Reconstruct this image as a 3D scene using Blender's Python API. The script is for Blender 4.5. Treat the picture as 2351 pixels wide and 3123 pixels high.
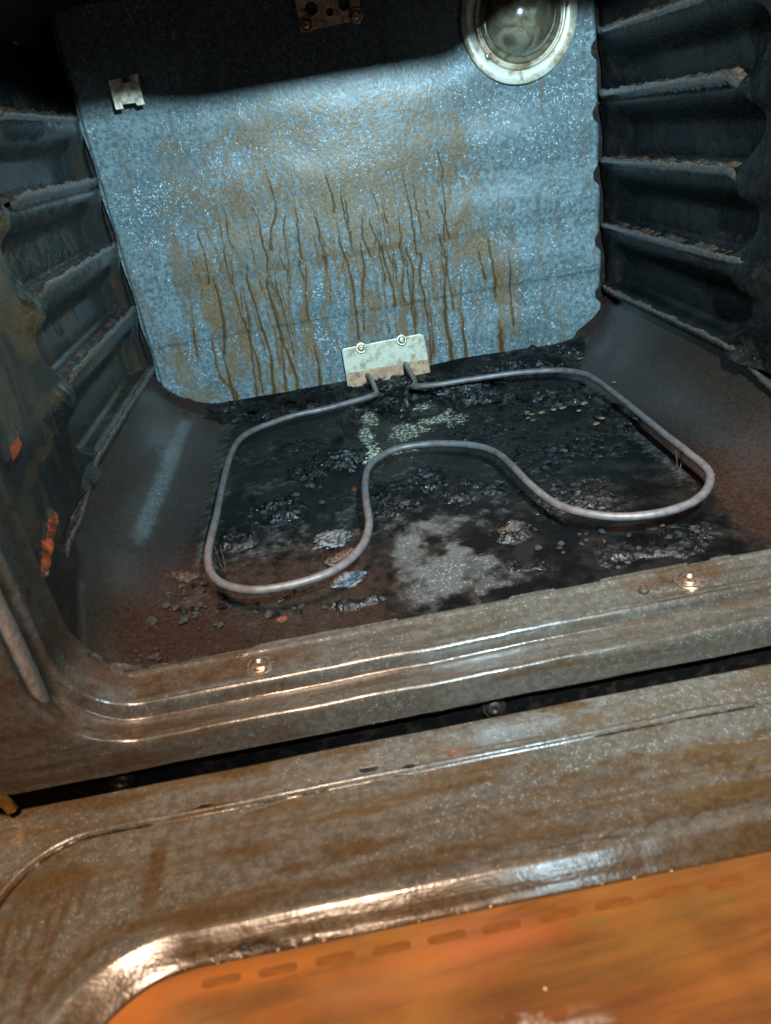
import bpy, math, random
import numpy as np
from mathutils import Matrix, Vector

for o in list(bpy.data.objects):
    bpy.data.objects.remove(o)
scene = bpy.context.scene
COL = scene.collection
random.seed(7)
RNG = np.random.default_rng(11)

# ------------------------------------------------------------------ camera
cam_data = bpy.data.cameras.new('camera')
cam = bpy.data.objects.new('camera', cam_data)
COL.objects.link(cam)
cam_data.sensor_fit = 'VERTICAL'
cam_data.sensor_height = 36.0
cam_data.sensor_width = 36.0
cam_data.lens = 26.4388
cam_data.clip_start = 0.01
cam_data.clip_end = 20.0
cam_data.dof.use_dof = True
cam_data.dof.focus_distance = 0.72
cam_data.dof.aperture_fstop = 8.0
cam.matrix_world = Matrix.Translation((-0.06492, -0.49188, 0.29845)) @ Matrix([[0.9825, 0.183859, -0.029816], [-0.109815, 0.442491, -0.890024], [-0.150446, 0.877723, 0.454938]]).to_4x4()
scene.camera = cam

# ------------------------------------------------------------------ light
world = bpy.data.worlds.new('World')
scene.world = world
world.use_nodes = True
world.node_tree.nodes['Background'].inputs['Color'].default_value = (1.0, 0.62, 0.42, 1)
world.node_tree.nodes['Background'].inputs['Strength'].default_value = 0.012


def lamp(name, kind, loc, target, energy, color, **kw):
    d = bpy.data.lights.new(name, kind)
    d.energy = energy
    d.color = color
    for k, v in kw.items():
        setattr(d, k, v)
    o = bpy.data.objects.new(name, d)
    COL.objects.link(o)
    o.location = loc
    o.rotation_euler = (Vector(target) - Vector(loc)).to_track_quat('-Z', 'Y').to_euler()
    return o


# the cold torch held over the camera, and the warm kitchen ceiling lamp behind it
lamp('torch', 'SPOT', (0.07, -0.50, 0.500), (0.15, 0.46, 0.14), 116.0, (0.53, 0.84, 1.0),
     shadow_soft_size=0.010, spot_size=math.radians(99), spot_blend=1.0)
lamp('ceiling_lamp', 'AREA', (-0.30, -0.70, 1.9), (-0.12, -0.2, 0.0), 98.0, (1.0, 0.70, 0.49),
     shape='DISK', size=0.30)

scene.view_settings.view_transform = 'Standard'
scene.view_settings.look = 'None'
scene.view_settings.exposure = 0.0
scene.view_settings.gamma = 1.0
scene.render.engine = 'CYCLES'
scene.cycles.use_denoising = True
scene.cycles.max_bounces = 8
scene.cycles.sample_clamp_indirect = 4.0


# ------------------------------------------------------------------ noise (numpy)
def _hash(ix, iy, iz, seed):
    h = (ix.astype(np.int64) * 374761393 + iy.astype(np.int64) * 668265263 + iz.astype(np.int64) * 2147483647
         + seed * 974634777) & 0xFFFFFFFF
    h = ((h ^ (h >> 13)) * 1274126177) & 0xFFFFFFFF
    return ((h ^ (h >> 16)) & 0xFFFFFF) / float(0xFFFFFF)


def vnoise(x, y, seed=0, z=None):
    x = np.asarray(x, float)
    y = np.asarray(y, float)
    z = np.zeros_like(x) if z is None else np.asarray(z, float)
    ix, iy, iz = np.floor(x), np.floor(y), np.floor(z)
    fx, fy, fz = x - ix, y - iy, z - iz
    u, v, w = [t * t * t * (t * (t * 6 - 15) + 10) for t in (fx, fy, fz)]
    r = 0
    for dx in (0, 1):
        for dy in (0, 1):
            for dz in ((0, 1) if z.any() else (0,)):
                wt = (u if dx else 1 - u) * (v if dy else 1 - v) * ((w if dz else 1 - w) if z.any() else 1)
                r = r + wt * _hash(ix + dx, iy + dy, iz + dz, seed)
    return r


def fbm(x, y, seed=0, octaves=4, gain=0.5, z=None):
    a, s, t = 1.0, 0.0, 0.0
    for k in range(octaves):
        f = 2.03 ** k
        s = s + a * vnoise(x * f + 13.1 * k, y * f + 7.7 * k, seed + k, None if z is None else z * f)
        t += a
        a *= gain
    return s / t


def sstep(a, b, x):
    t = np.clip((x - a) / (b - a), 0, 1)
    return t * t * (3 - 2 * t)


def blobs(x, y, lst, seed=3, wob=0.55, freq=45.0, soft=0.45):
    """irregular patches with ragged outlines: max over (cx, cy, rx, ry, value)"""
    out = np.zeros_like(x)
    n = fbm(x * freq, y * freq, seed, 4) - 0.5
    for (cx, cy, rx, ry, v) in lst:
        d = np.sqrt(((x - cx) / rx) ** 2 + ((y - cy) / ry) ** 2) + n * 2 * wob
        out = np.maximum(out, v * (1 - sstep(1 - soft, 1 + soft, d)))
    return out


# ------------------------------------------------------------------ mesh helpers
def mesh_np(name, verts, faces, mat, smooth=True, attrs=None):
    verts = np.asarray(verts, dtype=np.float32)
    faces = np.asarray(faces, dtype=np.int32)
    me = bpy.data.meshes.new(name)
    n, k = faces.shape
    me.vertices.add(len(verts))
    me.vertices.foreach_set('co', verts.ravel())
    me.loops.add(n * k)
    me.loops.foreach_set('vertex_index', faces.ravel())
    me.polygons.add(n)
    me.polygons.foreach_set('loop_start', np.arange(0, n * k, k, dtype=np.int32))
    me.polygons.foreach_set('use_smooth', np.full(n, smooth))
    me.update(calc_edges=True)
    if attrs is not None:
        for an, col in attrs.items():
            a = me.color_attributes.new(an, 'FLOAT_COLOR', 'POINT')
            a.data.foreach_set('color', np.asarray(col, dtype=np.float32).ravel())
    me.materials.append(mat)
    return me


def link(name, me, parent=None, **props):
    o = bpy.data.objects.new(name, me)
    COL.objects.link(o)
    if parent is not None:
        o.parent = parent
    for k, v in props.items():
        o[k] = v
    return o


def empty(name, label, cat, group=None, loc=(0, 0, 0)):
    o = bpy.data.objects.new(name, None)
    COL.objects.link(o)
    o.location = loc
    o.empty_display_size = 0.02
    o['label'] = label
    o['category'] = cat
    if group:
        o['group'] = group
    return o


def grid(P, mask=None, flip=False, wrap=False):
    """P (m,n,3) -> verts, quads"""
    m, n = P.shape[:2]
    i = np.arange(m * n).reshape(m, n)
    if wrap:
        i = np.concatenate([i, i[:, :1]], 1)
    q = np.stack([i[:-1, :-1], i[1:, :-1], i[1:, 1:], i[:-1, 1:]], -1)
    if mask is not None:
        q = q[mask]
    q = q.reshape(-1, 4)
    if flip:
        q = q[:, ::-1]
    return P.reshape(-1, 3), q


def attr4(a, b=None, c=None, d=None):
    z = np.zeros_like(a)
    return np.stack([a, z if b is None else b, z if c is None else c, z if d is None else d], -1).reshape(-1, 4)


def smooth_path(pts, n=8, closed=False):
    P = [np.array(p, float) for p in pts]
    out = []
    m = len(P)
    rng = range(m if closed else m - 1)
    for i in rng:
        if closed:
            p0, p1, p2, p3 = P[i - 1], P[i], P[(i + 1) % m], P[(i + 2) % m]
        else:
            p0 = P[max(i - 1, 0)]
            p1, p2 = P[i], P[i + 1]
            p3 = P[min(i + 2, m - 1)]
        for k in range(n):
            t = k / n
            out.append(0.5 * ((2 * p1) + (-p0 + p2) * t + (2 * p0 - 5 * p1 + 4 * p2 - p3) * t * t
                              + (-p0 + 3 * p1 - 3 * p2 + p3) * t ** 3))
    if not closed:
        out.append(P[-1])
    return np.array(out)


def tube(name, pts, r, mat, parent=None, seg=14, rough=0.0, seed=0, n=8, interp=True, flat=1.0):
    C = smooth_path(pts, n) if interp else np.array(pts, float)
    T = np.gradient(C, axis=0)
    T /= np.linalg.norm(T, axis=1)[:, None] + 1e-12
    up = np.array([0, 0, 1.0]) if abs(T[0][2]) < 0.9 else np.array([1.0, 0, 0])
    N = np.cross(T[0], up)
    N /= np.linalg.norm(N)
    rings = []
    rr = np.broadcast_to(np.asarray(r, float), (len(C),)) if np.ndim(r) == 0 else np.interp(
        np.linspace(0, 1, len(C)), np.linspace(0, 1, len(r)), r)
    for i in range(len(C)):
        N = N - T[i] * (N @ T[i])
        N /= np.linalg.norm(N)
        B = np.cross(T[i], N)
        a = np.linspace(0, 2 * np.pi, seg, endpoint=False)
        ring = C[i] + rr[i] * (np.cos(a)[:, None] * N + flat * np.sin(a)[:, None] * B)
        rings.append(ring)
    P = np.array(rings)
    if rough:
        nn = fbm(P[..., 0] * 400, P[..., 1] * 400, seed, 3, z=P[..., 2] * 400 + 5.0) - 0.5
        P = P + (P - C[:, None, :]) / rr[:, None, None] * (nn * rough)[..., None]
    v, q = grid(P, wrap=True)
    k = len(v)
    v = np.concatenate([v, C[:1], C[-1:]])
    caps = []
    m = len(C)
    for j in range(seg):
        j2 = (j + 1) % seg
        caps.append([k, j2, j, j])
        caps.append([k + 1, (m - 1) * seg + j, (m - 1) * seg + j2, (m - 1) * seg + j2])
    me = bpy.data.meshes.new(name)
    me.from_pydata([tuple(x) for x in v], [], [tuple(x) for x in q] + [tuple(dict.fromkeys(c)) for c in caps])
    me.polygons.foreach_set('use_smooth', [True] * len(me.polygons))
    me.materials.append(mat)
    me.update()
    return link(name, me, parent)


def prism(name, outline, h, mat, parent=None, bevel=0.0, holes=(), M=None, seg=2):
    """flat plate from an outline (and holes), thickness h towards local +z, bevelled edges"""
    import bmesh
    bm = bmesh.new()
    edges = []
    for loop in [outline] + list(holes):
        vs = [bm.verts.new((p[0], p[1], 0)) for p in loop]
        edges += [bm.edges.new((vs[i], vs[(i + 1) % len(vs)])) for i in range(len(vs))]
    bmesh.ops.triangle_fill(bm, use_beauty=True, use_dissolve=False, edges=edges)
    g = bmesh.ops.extrude_face_region(bm, geom=bm.faces[:])
    bmesh.ops.translate(bm, vec=(0, 0, h), verts=[e for e in g['geom'] if isinstance(e, bmesh.types.BMVert)])
    bmesh.ops.recalc_face_normals(bm, faces=bm.faces[:])
    if bevel:
        top = [e for e in bm.edges if all(v.co.z > h * 0.9 for v in e.verts) and any(abs(f.normal.z) < 0.3 for f in e.link_faces)]
        bmesh.ops.bevel(bm, geom=top, offset=bevel, segments=seg, affect='EDGES', profile=0.5)
    if M is not None:
        bm.transform(M)
        if M.determinant() < 0:
            bmesh.ops.reverse_faces(bm, faces=bm.faces[:])
    me = bpy.data.meshes.new(name)
    bm.to_mesh(me)
    bm.free()
    me.materials.append(mat)
    return link(name, me, parent)


def lathe(name, prof, mat, parent=None, seg=40, M=None, rough=0.0, seed=0):
    """profile [(r, h)] turned about local z"""
    a = np.linspace(0, 2 * np.pi, seg, endpoint=False)
    P = np.array([[(r * np.cos(t), r * np.sin(t), h) for t in a] for (r, h) in prof])
    if rough:
        P[..., 2] += (fbm(P[..., 0] * 300, P[..., 1] * 300, seed, 3) - 0.5) * rough
    v, q = grid(P, wrap=True)
    if M is not None:
        Mn = np.array(M)
        v = v @ Mn[:3, :3].T + Mn[:3, 3]
    me = mesh_np(name, v, q, mat)
    return link(name, me, parent)


# ------------------------------------------------------------------ materials
class NT:
    def __init__(self, name):
        self.m = bpy.data.materials.new(name)
        self.m.use_nodes = True
        self.t = self.m.node_tree
        self.b = self.t.nodes['Principled BSDF']
        tc = self.t.nodes.new('ShaderNodeTexCoord')
        self.co = tc.outputs['Object']

    def n(self, typ, **kw):
        nd = self.t.nodes.new(typ)
        for k, v in kw.items():
            setattr(nd, k, v)
        return nd

    def l(self, a, b):
        self.t.links.new(a, b)

    def val(self, sock, v):
        if hasattr(v, 'is_linked') or isinstance(v, bpy.types.NodeSocket):
            self.l(v, sock)
        else:
            sock.default_value = v

    def scale(self, s):
        mp = self.n('ShaderNodeMapping')
        mp.inputs['Scale'].default_value = s
        self.l(self.co, mp.inputs['Vector'])
        return mp.outputs['Vector']

    def noise(self, scale, detail=4, rough=0.55, vec=None, dist=0.0):
        nd = self.n('ShaderNodeTexNoise')
        self.l(vec or self.co, nd.inputs['Vector'])
        nd.inputs['Scale'].default_value = scale
        nd.inputs['Detail'].default_value = detail
        nd.inputs['Roughness'].default_value = rough
        nd.inputs['Distortion'].default_value = dist
        return nd.outputs['Fac']

    def voro(self, scale, feature='F1', vec=None):
        nd = self.n('ShaderNodeTexVoronoi', feature=feature)
        self.l(vec or self.co, nd.inputs['Vector'])
        nd.inputs['Scale'].default_value = scale
        return nd

    def ramp(self, fac, a, b, lo=0.0, hi=1.0):
        nd = self.n('ShaderNodeMapRange', interpolation_type='SMOOTHSTEP')
        self.val(nd.inputs['Value'], fac)
        nd.inputs['From Min'].default_value = a
        nd.inputs['From Max'].default_value = b
        nd.inputs['To Min'].default_value = lo
        nd.inputs['To Max'].default_value = hi
        return nd.outputs['Result']

    def math(self, op, a, b=0.0, c=None):
        nd = self.n('ShaderNodeMath', operation=op)
        self.val(nd.inputs[0], a)
        self.val(nd.inputs[1], b)
        if c is not None:
            self.val(nd.inputs[2], c)
        return nd.outputs[0]

    def mix(self, fac, a, b):
        nd = self.n('ShaderNodeMix', data_type='RGBA')
        self.val(nd.inputs[0], fac)
        for s, v in ((nd.inputs[6], a), (nd.inputs[7], b)):
            if isinstance(v, tuple):
                s.default_value = (*v, 1)
            else:
                self.l(v, s)
        return nd.outputs[2]

    def mixf(self, fac, a, b):
        nd = self.n('ShaderNodeMix', data_type='FLOAT')
        self.val(nd.inputs[0], fac)
        self.val(nd.inputs[2], a)
        self.val(nd.inputs[3], b)
        return nd.outputs[0]

    def attr(self, name):
        nd = self.n('ShaderNodeAttribute', attribute_name=name)
        sp = self.n('ShaderNodeSeparateColor')
        self.l(nd.outputs['Color'], sp.inputs[0])
        return sp.outputs[0], sp.outputs[1], sp.outputs[2], nd.outputs['Alpha']

    def bump(self, h, strength, dist, prev=None):
        nd = self.n('ShaderNodeBump')
        nd.inputs['Strength'].default_value = strength
        nd.inputs['Distance'].default_value = dist
        self.l(h, nd.inputs['Height'])
        if prev is not None:
            self.l(prev, nd.inputs['Normal'])
        return nd.outputs['Normal']

    def out(self, color, rough, normal=None, metal=0.0, spec=0.5, coat=0.0, coat_rough=0.1):
        b = self.b.inputs
        if isinstance(color, tuple):
            b['Base Color'].default_value = (*color, 1)
        else:
            self.l(color, b['Base Color'])
        self.val(b['Roughness'], rough)
        self.val(b['Metallic'], metal)
        self.val(b['Specular IOR Level'], spec)
        self.val(b['Coat Weight'], coat)
        self.val(b['Coat Roughness'], coat_rough)
        if normal is not None:
            self.l(normal, b['Normal'])
        return self.m


def specks(t, scale, size=0.22, keep=0.55):
    """bright enamel flecks, random ones of a cell pattern, of uneven size and brightness"""
    v = t.voro(scale)
    sp = t.n('ShaderNodeSeparateColor')
    t.l(v.outputs['Color'], sp.inputs[0])
    rad = t.math('MULTIPLY', sp.outputs[1], size * 1.5)
    dot = t.ramp(t.math('SUBTRACT', v.outputs['Distance'], rad), -size * 0.5, size * 0.15, 1.0, 0.0)
    on = t.ramp(sp.outputs[0], keep, min(1.0, keep + 0.4))
    return t.math('MULTIPLY', dot, on), sp.outputs[1]


def enamel(name, base, fleck, solid=False, stain=(0.055, 0.028, 0.008), char=(0.006, 0.006, 0.007), pale=(0.33, 0.28, 0.215),
           rust=(0.30, 0.045, 0.010), rough=0.28, fscale=800, keep=0.4, grime=0.35, brush=0.0, smear=0.0, mottle=0.0, coat=0.2, streak=None, bump=0.5,
           spec=0.5, stain_var=2.2, cover=0.85, wear=0.0):
    """speckled stove enamel; attribute 'marks': R brown grease, G char, B pale ash, A rust"""
    t = NT(name)
    r, g, b_, a = t.attr('marks')
    fl, rnd = specks(t, fscale, 0.30, keep)
    fl = t.math('MULTIPLY', fl, t.ramp(t.noise(9, 3), 0.38, 0.60, 0.25, 1.0))
    fl2, _ = specks(t, fscale * 0.43, 0.12, 0.60)
    big = t.noise(9, 4, 0.6)
    col = t.mix(t.ramp(big, 0.35, 0.65), base, tuple(c * 0.72 for c in base))
    col = t.mix(t.math('MULTIPLY', fl, 0.85), col, fleck)
    col = t.mix(t.math('MULTIPLY', fl2, 0.8), col, tuple(min(1, c * 1.5) for c in fleck))
    if mottle:
        mo = t.ramp(t.noise(210, 6, 0.72), 0.38, 0.60, 1.0 - mottle, 1.0)
        col = t.mix(mo, tuple(c * 0.35 for c in base), col)
    # thin baked-on grime film
    gv = t.scale(streak) if streak else t.co
    gn = t.noise(26, 6, 0.62, gv, 0.6)
    gm = t.ramp(gn, 0.50, 0.68, 0.0, grime)
    col = t.mix(gm, col, tuple(c * 1.2 for c in stain))
    if smear:
        # greasy wipe marks: long swirling strokes with hairline streaks in them
        sv = t.scale((0.30, 1.5, 1.0))
        s1 = t.noise(10, 5, 0.55, sv, 2.2)
        s2 = t.noise(60, 4, 0.6, t.scale((0.12, 1.6, 1.0)), 1.0)
        sm = t.math('MULTIPLY', t.ramp(s1, 0.44, 0.56), t.ramp(s2, 0.38, 0.60, 0.12, 1.0))
        col = t.mix(t.math('MULTIPLY', sm, smear), col, (0.062, 0.036, 0.011))
    fine = t.noise(330, 5, 0.65)
    mid = t.noise(90, 5, 0.65)

    def edge(mask, nz, w=0.22):
        # breaks a soft painted mask up with noise
        s = t.math('ADD', mask, t.math('MULTIPLY', t.math('SUBTRACT', nz, 0.5), 1.1))
        return t.ramp(s, 0.5 - w, 0.5 + w)
    ms = t.ramp(t.math('MULTIPLY', r, t.math('ADD', 0.25, t.math('MULTIPLY', mid, 1.5))), 0.12, 0.95)
    mc = edge(g, mid)
    mp = t.ramp(t.math('MULTIPLY', b_, t.math('ADD', 0.55, t.math('MULTIPLY', mid, 0.9))), 0.25, 0.85) if solid else edge(t.math('MULTIPLY', b_, t.ramp(t.noise(230, 8, 0.8), 0.40, 0.62, 0.0, 1.0)), fine, 0.22)
    mr = edge(a, mid)
    stain_c = t.mix(t.ramp(fine, 0.3, 0.7), stain, tuple(c * stain_var for c in stain))
    col = t.mix(t.math('MULTIPLY', ms, cover), col, stain_c)
    char_c = t.mix(t.ramp(t.noise(28, 5, 0.6), 0.45, 0.65), char, (0.008, 0.0075, 0.0065))
    col = t.mix(t.math('MULTIPLY', mc, 0.95), col, char_c)
    col = t.mix(mr, col, t.mix(t.ramp(mid, 0.42, 0.62), rust, tuple(c * 0.2 for c in rust)))
    col = t.mix(mp, col, pale)
    # relief: orange-peel enamel, rough crust where marked
    n1 = t.bump(t.noise(520, 3, 0.6), 0.32 * bump, 0.0006)
    n2 = t.bump(t.noise(150, 2, 0.5), 0.10 * bump, 0.0012, n1)
    crust = t.math('MULTIPLY', t.math('ADD', t.math('ADD', mc, mr), t.math('MULTIPLY', ms, 0.08)), t.noise(170, 5, 0.6))
    if solid:
        crust = t.math('ADD', crust, t.math('MULTIPLY', mp, 0.7))
    if brush:
        n2 = t.bump(t.noise(260, 4, 0.7, t.scale((0.035, 1.0, 1.0))), brush, 0.0007, n2)
    n2 = t.bump(t.voro(fscale * 0.5).outputs['Distance'], 0.30 * bump, 0.0008, n2)
    n3 = t.bump(crust, 0.9, 0.0016, n2)
    ro = t.mixf(fine, rough * 0.8, rough * 1.35)
    if wear:
        ro = t.mixf(t.ramp(t.noise(34, 6, 0.65, t.scale((1.0, 0.35, 1.0)), 0.8), 0.42, 0.64), ro, wear)
    ro = t.mixf(t.math('MULTIPLY', mr, 0.9), ro, 0.7)
    ro = ro if solid else t.mixf(mp, ro, 0.8)
    return t.out(col, ro, n3, spec=t.mixf(mc, spec, spec * 0.22), coat=coat, coat_rough=0.12)


M_liner = enamel('liner_enamel', (0.013, 0.0112, 0.0095), (0.08, 0.08, 0.075), rough=0.16, grime=0.9, fscale=600, bump=0.22, spec=0.42, coat=0.0, wear=0.32,
                 char=(0.0025, 0.0025, 0.003), rust=(0.42, 0.065, 0.014), stain=(0.034, 0.019, 0.008), brush=0.10, streak=(1.5, 1.5, 0.4))
M_floor = enamel('floor_enamel', (0.066, 0.068, 0.065), (0.36, 0.36, 0.34), rough=0.11, grime=0.5, fscale=820, keep=0.2, bump=0.24, coat=0.0, mottle=0.5, spec=0.30, wear=0.30,
                 stain=(0.0105, 0.0058, 0.0040), stain_var=2.4, cover=1.0, char=(0.0018, 0.0018, 0.0020), rust=(0.12, 0.04, 0.015), pale=(0.46, 0.42, 0.31), brush=0.10)
M_back = enamel('back_enamel', (0.122, 0.156, 0.164), (0.66, 0.74, 0.78), stain=(0.066, 0.038, 0.015), rough=0.33, solid=True, pale=(0.050, 0.029, 0.011),
                fscale=520, keep=0.15, grime=0.5, streak=(1.6, 1.0, 0.35), bump=0.34, mottle=0.85, spec=0.22, coat=0.0)
M_frame = enamel('frame_enamel', (0.070, 0.062, 0.051), (0.36, 0.29, 0.20), rough=0.17, fscale=1000, keep=0.35, coat=0.0, spec=0.5,
                 stain=(0.026, 0.013, 0.006), grime=0.75, streak=(0.20, 2.6, 2.6), brush=0.4, bump=0.2, mottle=0.6, wear=0.30)
M_door = enamel('door_enamel', (0.096, 0.094, 0.084), (0.44, 0.38, 0.28), rough=0.17, fscale=900, keep=0.25, coat=0.0, spec=0.42,
                stain=(0.030, 0.018, 0.007), grime=0.3, streak=(0.35, 1.6, 1.0), brush=0.30, smear=0.75, bump=0.2, mottle=0.65, wear=0.30)


def mat_char():
    t = NT('burnt_crust')
    n = t.noise(160, 6, 0.7)
    v = t.voro(420)
    col = t.mix(t.ramp(n, 0.42, 0.7), (0.0018, 0.0018, 0.002), (0.012, 0.010, 0.009))
    nb = t.bump(t.noise(170, 5, 0.6), 1.0, 0.0030)
    return t.out(col, t.ramp(t.noise(120, 3), 0.42, 0.60, 0.14, 0.55), nb, spec=0.40)


def mat_plain(name, col, rough, metal=0.0, nscale=200, var=0.4, bump=0.3, bdist=0.0005, spec=0.5, col2=None, lo=0.4, hi=0.65):
    t = NT(name)
    n = t.noise(nscale, 5, 0.6)
    c2 = col2 if col2 else tuple(c * (1 - var) for c in col)
    c = t.mix(t.ramp(n, lo, hi), col, c2)
    return t.out(c, t.mixf(t.noise(nscale * 1.7, 3), rough * 0.75, min(1, rough * 1.3)), t.bump(n, bump, bdist), metal=metal, spec=spec)


M_char = mat_char()
M_crumb = mat_plain('burnt_crumb', (0.018, 0.010, 0.008), 0.3, nscale=500, col2=(0.050, 0.028, 0.020), bump=0.8, bdist=0.001)
M_ash = mat_plain('grey_crust', (0.075, 0.075, 0.078), 0.45, nscale=260, col2=(0.012, 0.011, 0.010), bump=1.0, bdist=0.002)
M_brown = mat_plain('brown_crust', (0.045, 0.023, 0.013), 0.5, nscale=260, col2=(0.02, 0.012, 0.008), bump=1.0, bdist=0.002)
M_run = mat_plain('grease_run', (0.045, 0.024, 0.008), 0.22, nscale=600, col2=(0.018, 0.009, 0.005), bump=0.5, bdist=0.0006)
M_bead = mat_plain('grease_bead', (0.12, 0.075, 0.04), 0.10, nscale=300, bump=0.2)
M_ledge = mat_plain('worn_ledge', (0.034, 0.029, 0.027), 0.15, nscale=180, col2=(0.110, 0.046, 0.018), bump=0.5, bdist=0.0010, spec=1.0, lo=0.48, hi=0.62)
M_rod = mat_plain('element_steel', (0.088, 0.080, 0.080), 0.48, metal=0.15, nscale=140, col2=(0.070, 0.048, 0.042), bump=0.35, bdist=0.0004)
M_screw = mat_plain('screw_steel', (0.55, 0.42, 0.30), 0.3, metal=0.9, nscale=300, col2=(0.18, 0.08, 0.04), bump=0.5)
M_screw_b = mat_plain('bright_screw', (0.42, 0.37, 0.26), 0.30, metal=0.8, nscale=300, bump=0.3)
M_clip = mat_plain('clip_metal', (0.85, 0.74, 0.56), 0.45, metal=0.0, nscale=160, col2=(0.40, 0.30, 0.20), bump=0.2)
M_bracket = mat_plain('bracket_metal', (0.60, 0.44, 0.28), 0.45, metal=0.2, nscale=160, col2=(0.24, 0.15, 0.09), bump=0.4)
M_gasket = mat_plain('gasket', (0.30, 0.22, 0.16), 0.75, nscale=260, col2=(0.20, 0.14, 0.10), bump=0.6, bdist=0.0008)
M_dark = mat_plain('dark_void', (0.005, 0.0035, 0.003), 0.6, nscale=120, col2=(0.028, 0.012, 0.007), lo=0.5, hi=0.68, bump=0.4, spec=0.15)
M_soot = enamel('sooted_enamel', (0.022, 0.022, 0.025), (0.07, 0.07, 0.07), rough=0.35, keep=0.75, grime=0.4)


def mat_plate():
    t = NT('terminal_plate')
    sep = t.n('ShaderNodeSeparateXYZ')
    t.l(t.co, sep.inputs[0])
    n = t.noise(240, 5, 0.6)
    # object origin sits on the boundary between clean and rusted metal
    edge = t.math('ADD', sep.outputs['Z'], t.math('MULTIPLY', t.math('SUBTRACT', t.noise(70, 4), 0.5), 0.008))
    m = t.ramp(edge, -0.0008, 0.0008, 1.0, 0.0)
    pits = t.ramp(n, 0.58, 0.66)
    rust = t.mix(pits, t.mix(t.ramp(t.noise(60, 3), 0.4, 0.6), (0.33, 0.20, 0.11), (0.24, 0.12, 0.075)), (0.07, 0.03, 0.02))
    clean = t.mix(t.ramp(t.noise(90, 6, 0.7), 0.46, 0.66), (0.46, 0.42, 0.33), (0.26, 0.21, 0.12))
    return t.out(t.mix(m, clean, rust), t.mixf(m, 0.4, 0.7), t.bump(t.math('MULTIPLY', n, m), 0.5, 0.0006), metal=t.mixf(m, 0.25, 0.0))


M_plate = mat_plate()


def mat_lampring():
    t = NT('lamp_ring')
    n = t.noise(45, 5, 0.65, dist=0.5)
    c = t.mix(t.ramp(n, 0.42, 0.64), (0.44, 0.42, 0.34), (0.20, 0.12, 0.055))
    return t.out(c, 0.33, t.bump(t.noise(200), 0.2, 0.0005), metal=0.15)


def mat_lampglass():
    t = NT('lamp_glass')
    n = t.noise(40, 5, 0.6, dist=1.2)
    c = t.mix(t.ramp(n, 0.38, 0.68), (0.055, 0.042, 0.025), (0.16, 0.14, 0.095))
    return t.out(c, 0.14, t.bump(t.noise(30, 3), 0.25, 0.003), spec=0.7, coat=0.5, coat_rough=0.06)


def mat_glass():
    """oven window with baked orange grease film, wiped in long strokes"""
    t = NT('stained_glass_pane')
    rot = t.n('ShaderNodeMapping')
    rot.inputs['Rotation'].default_value = (0, 0, math.radians(-4))
    t.l(t.co, rot.inputs['Vector'])
    mp = t.n('ShaderNodeMapping')
    mp.inputs['Scale'].default_value = (0.8, 6.5, 1.0)
    t.l(rot.outputs[0], mp.inputs['Vector'])
    s1 = t.noise(11, 6, 0.62, mp.outputs[0], 0.5)
    s2 = t.noise(8, 4, 0.6)
    r, g, b_, a = t.attr('marks')
    c = t.mix(t.ramp(s1, 0.32, 0.68), (0.185, 0.080, 0.025), (0.085, 0.038, 0.015))
    c = t.mix(t.ramp(s2, 0.40, 0.65, 0.0, 0.6), c, (0.25, 0.130, 0.036))
    s3 = t.noise(34, 5, 0.6, mp.outputs[0], 0.2)
    c = t.mix(t.ramp(s3, 0.50, 0.72, 0.0, 0.35), c, (0.09, 0.042, 0.016))
    c = t.mix(t.math('MULTIPLY', r, 0.6), c, (0.34, 0.11, 0.02))
    c = t.mix(t.math('MULTIPLY', g, 0.35), c, (0.36, 0.14, 0.08))
    c = t.mix(t.math('MULTIPLY', b_, 0.75), c, (0.12, 0.10, 0.035))
    c = t.mix(t.math('MULTIPLY', a, t.ramp(t.noise(90, 4), 0.45, 0.6)), c, (0.42, 0.45, 0.46))
    dots, _ = specks(t, 160, 0.10, 0.93)
    c = t.mix(dots, c, (0.6, 0.36, 0.22))
    return t.out(c, t.ramp(s1, 0.3, 0.7, 0.10, 0.24), t.bump(s1, 0.15, 0.0006), coat=0.6, coat_rough=0.12)


M_rust = mat_plain('rust_deposit', (0.42, 0.060, 0.014), 0.22, nscale=50, col2=(0.16, 0.036, 0.012), bump=0.9, bdist=0.0015, lo=0.45, hi=0.60)
M_ring = mat_lampring()
M_bulb = mat_lampglass()
M_pane = mat_glass()
M_dash = mat_plain('frit_print', (0.135, 0.056, 0.017), 0.12, nscale=60, col2=(0.19, 0.075, 0.020), bump=0.05)

# ------------------------------------------------------------------ oven cavity
D = 0.46            # depth of the back panel
HW = 0.29           # half width at the rack ledges
ZL = [0.3517, 0.2903, 0.2203, 0.1478, 0.0721]   # heights of the rack ledges
YF = -0.070         # where the liner meets the front frame
ZTOP = 0.425
oven = empty('oven', 'dirty open electric oven cavity of dark speckled enamel with burnt floor', 'oven')


def half_w(y):
    return 0.268 + (HW - 0.268) * sstep(-0.11, 0.06, y)


def fillet_r(y):
    return 0.050 + 0.042 * sstep(-0.07, 0.07, y)


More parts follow.
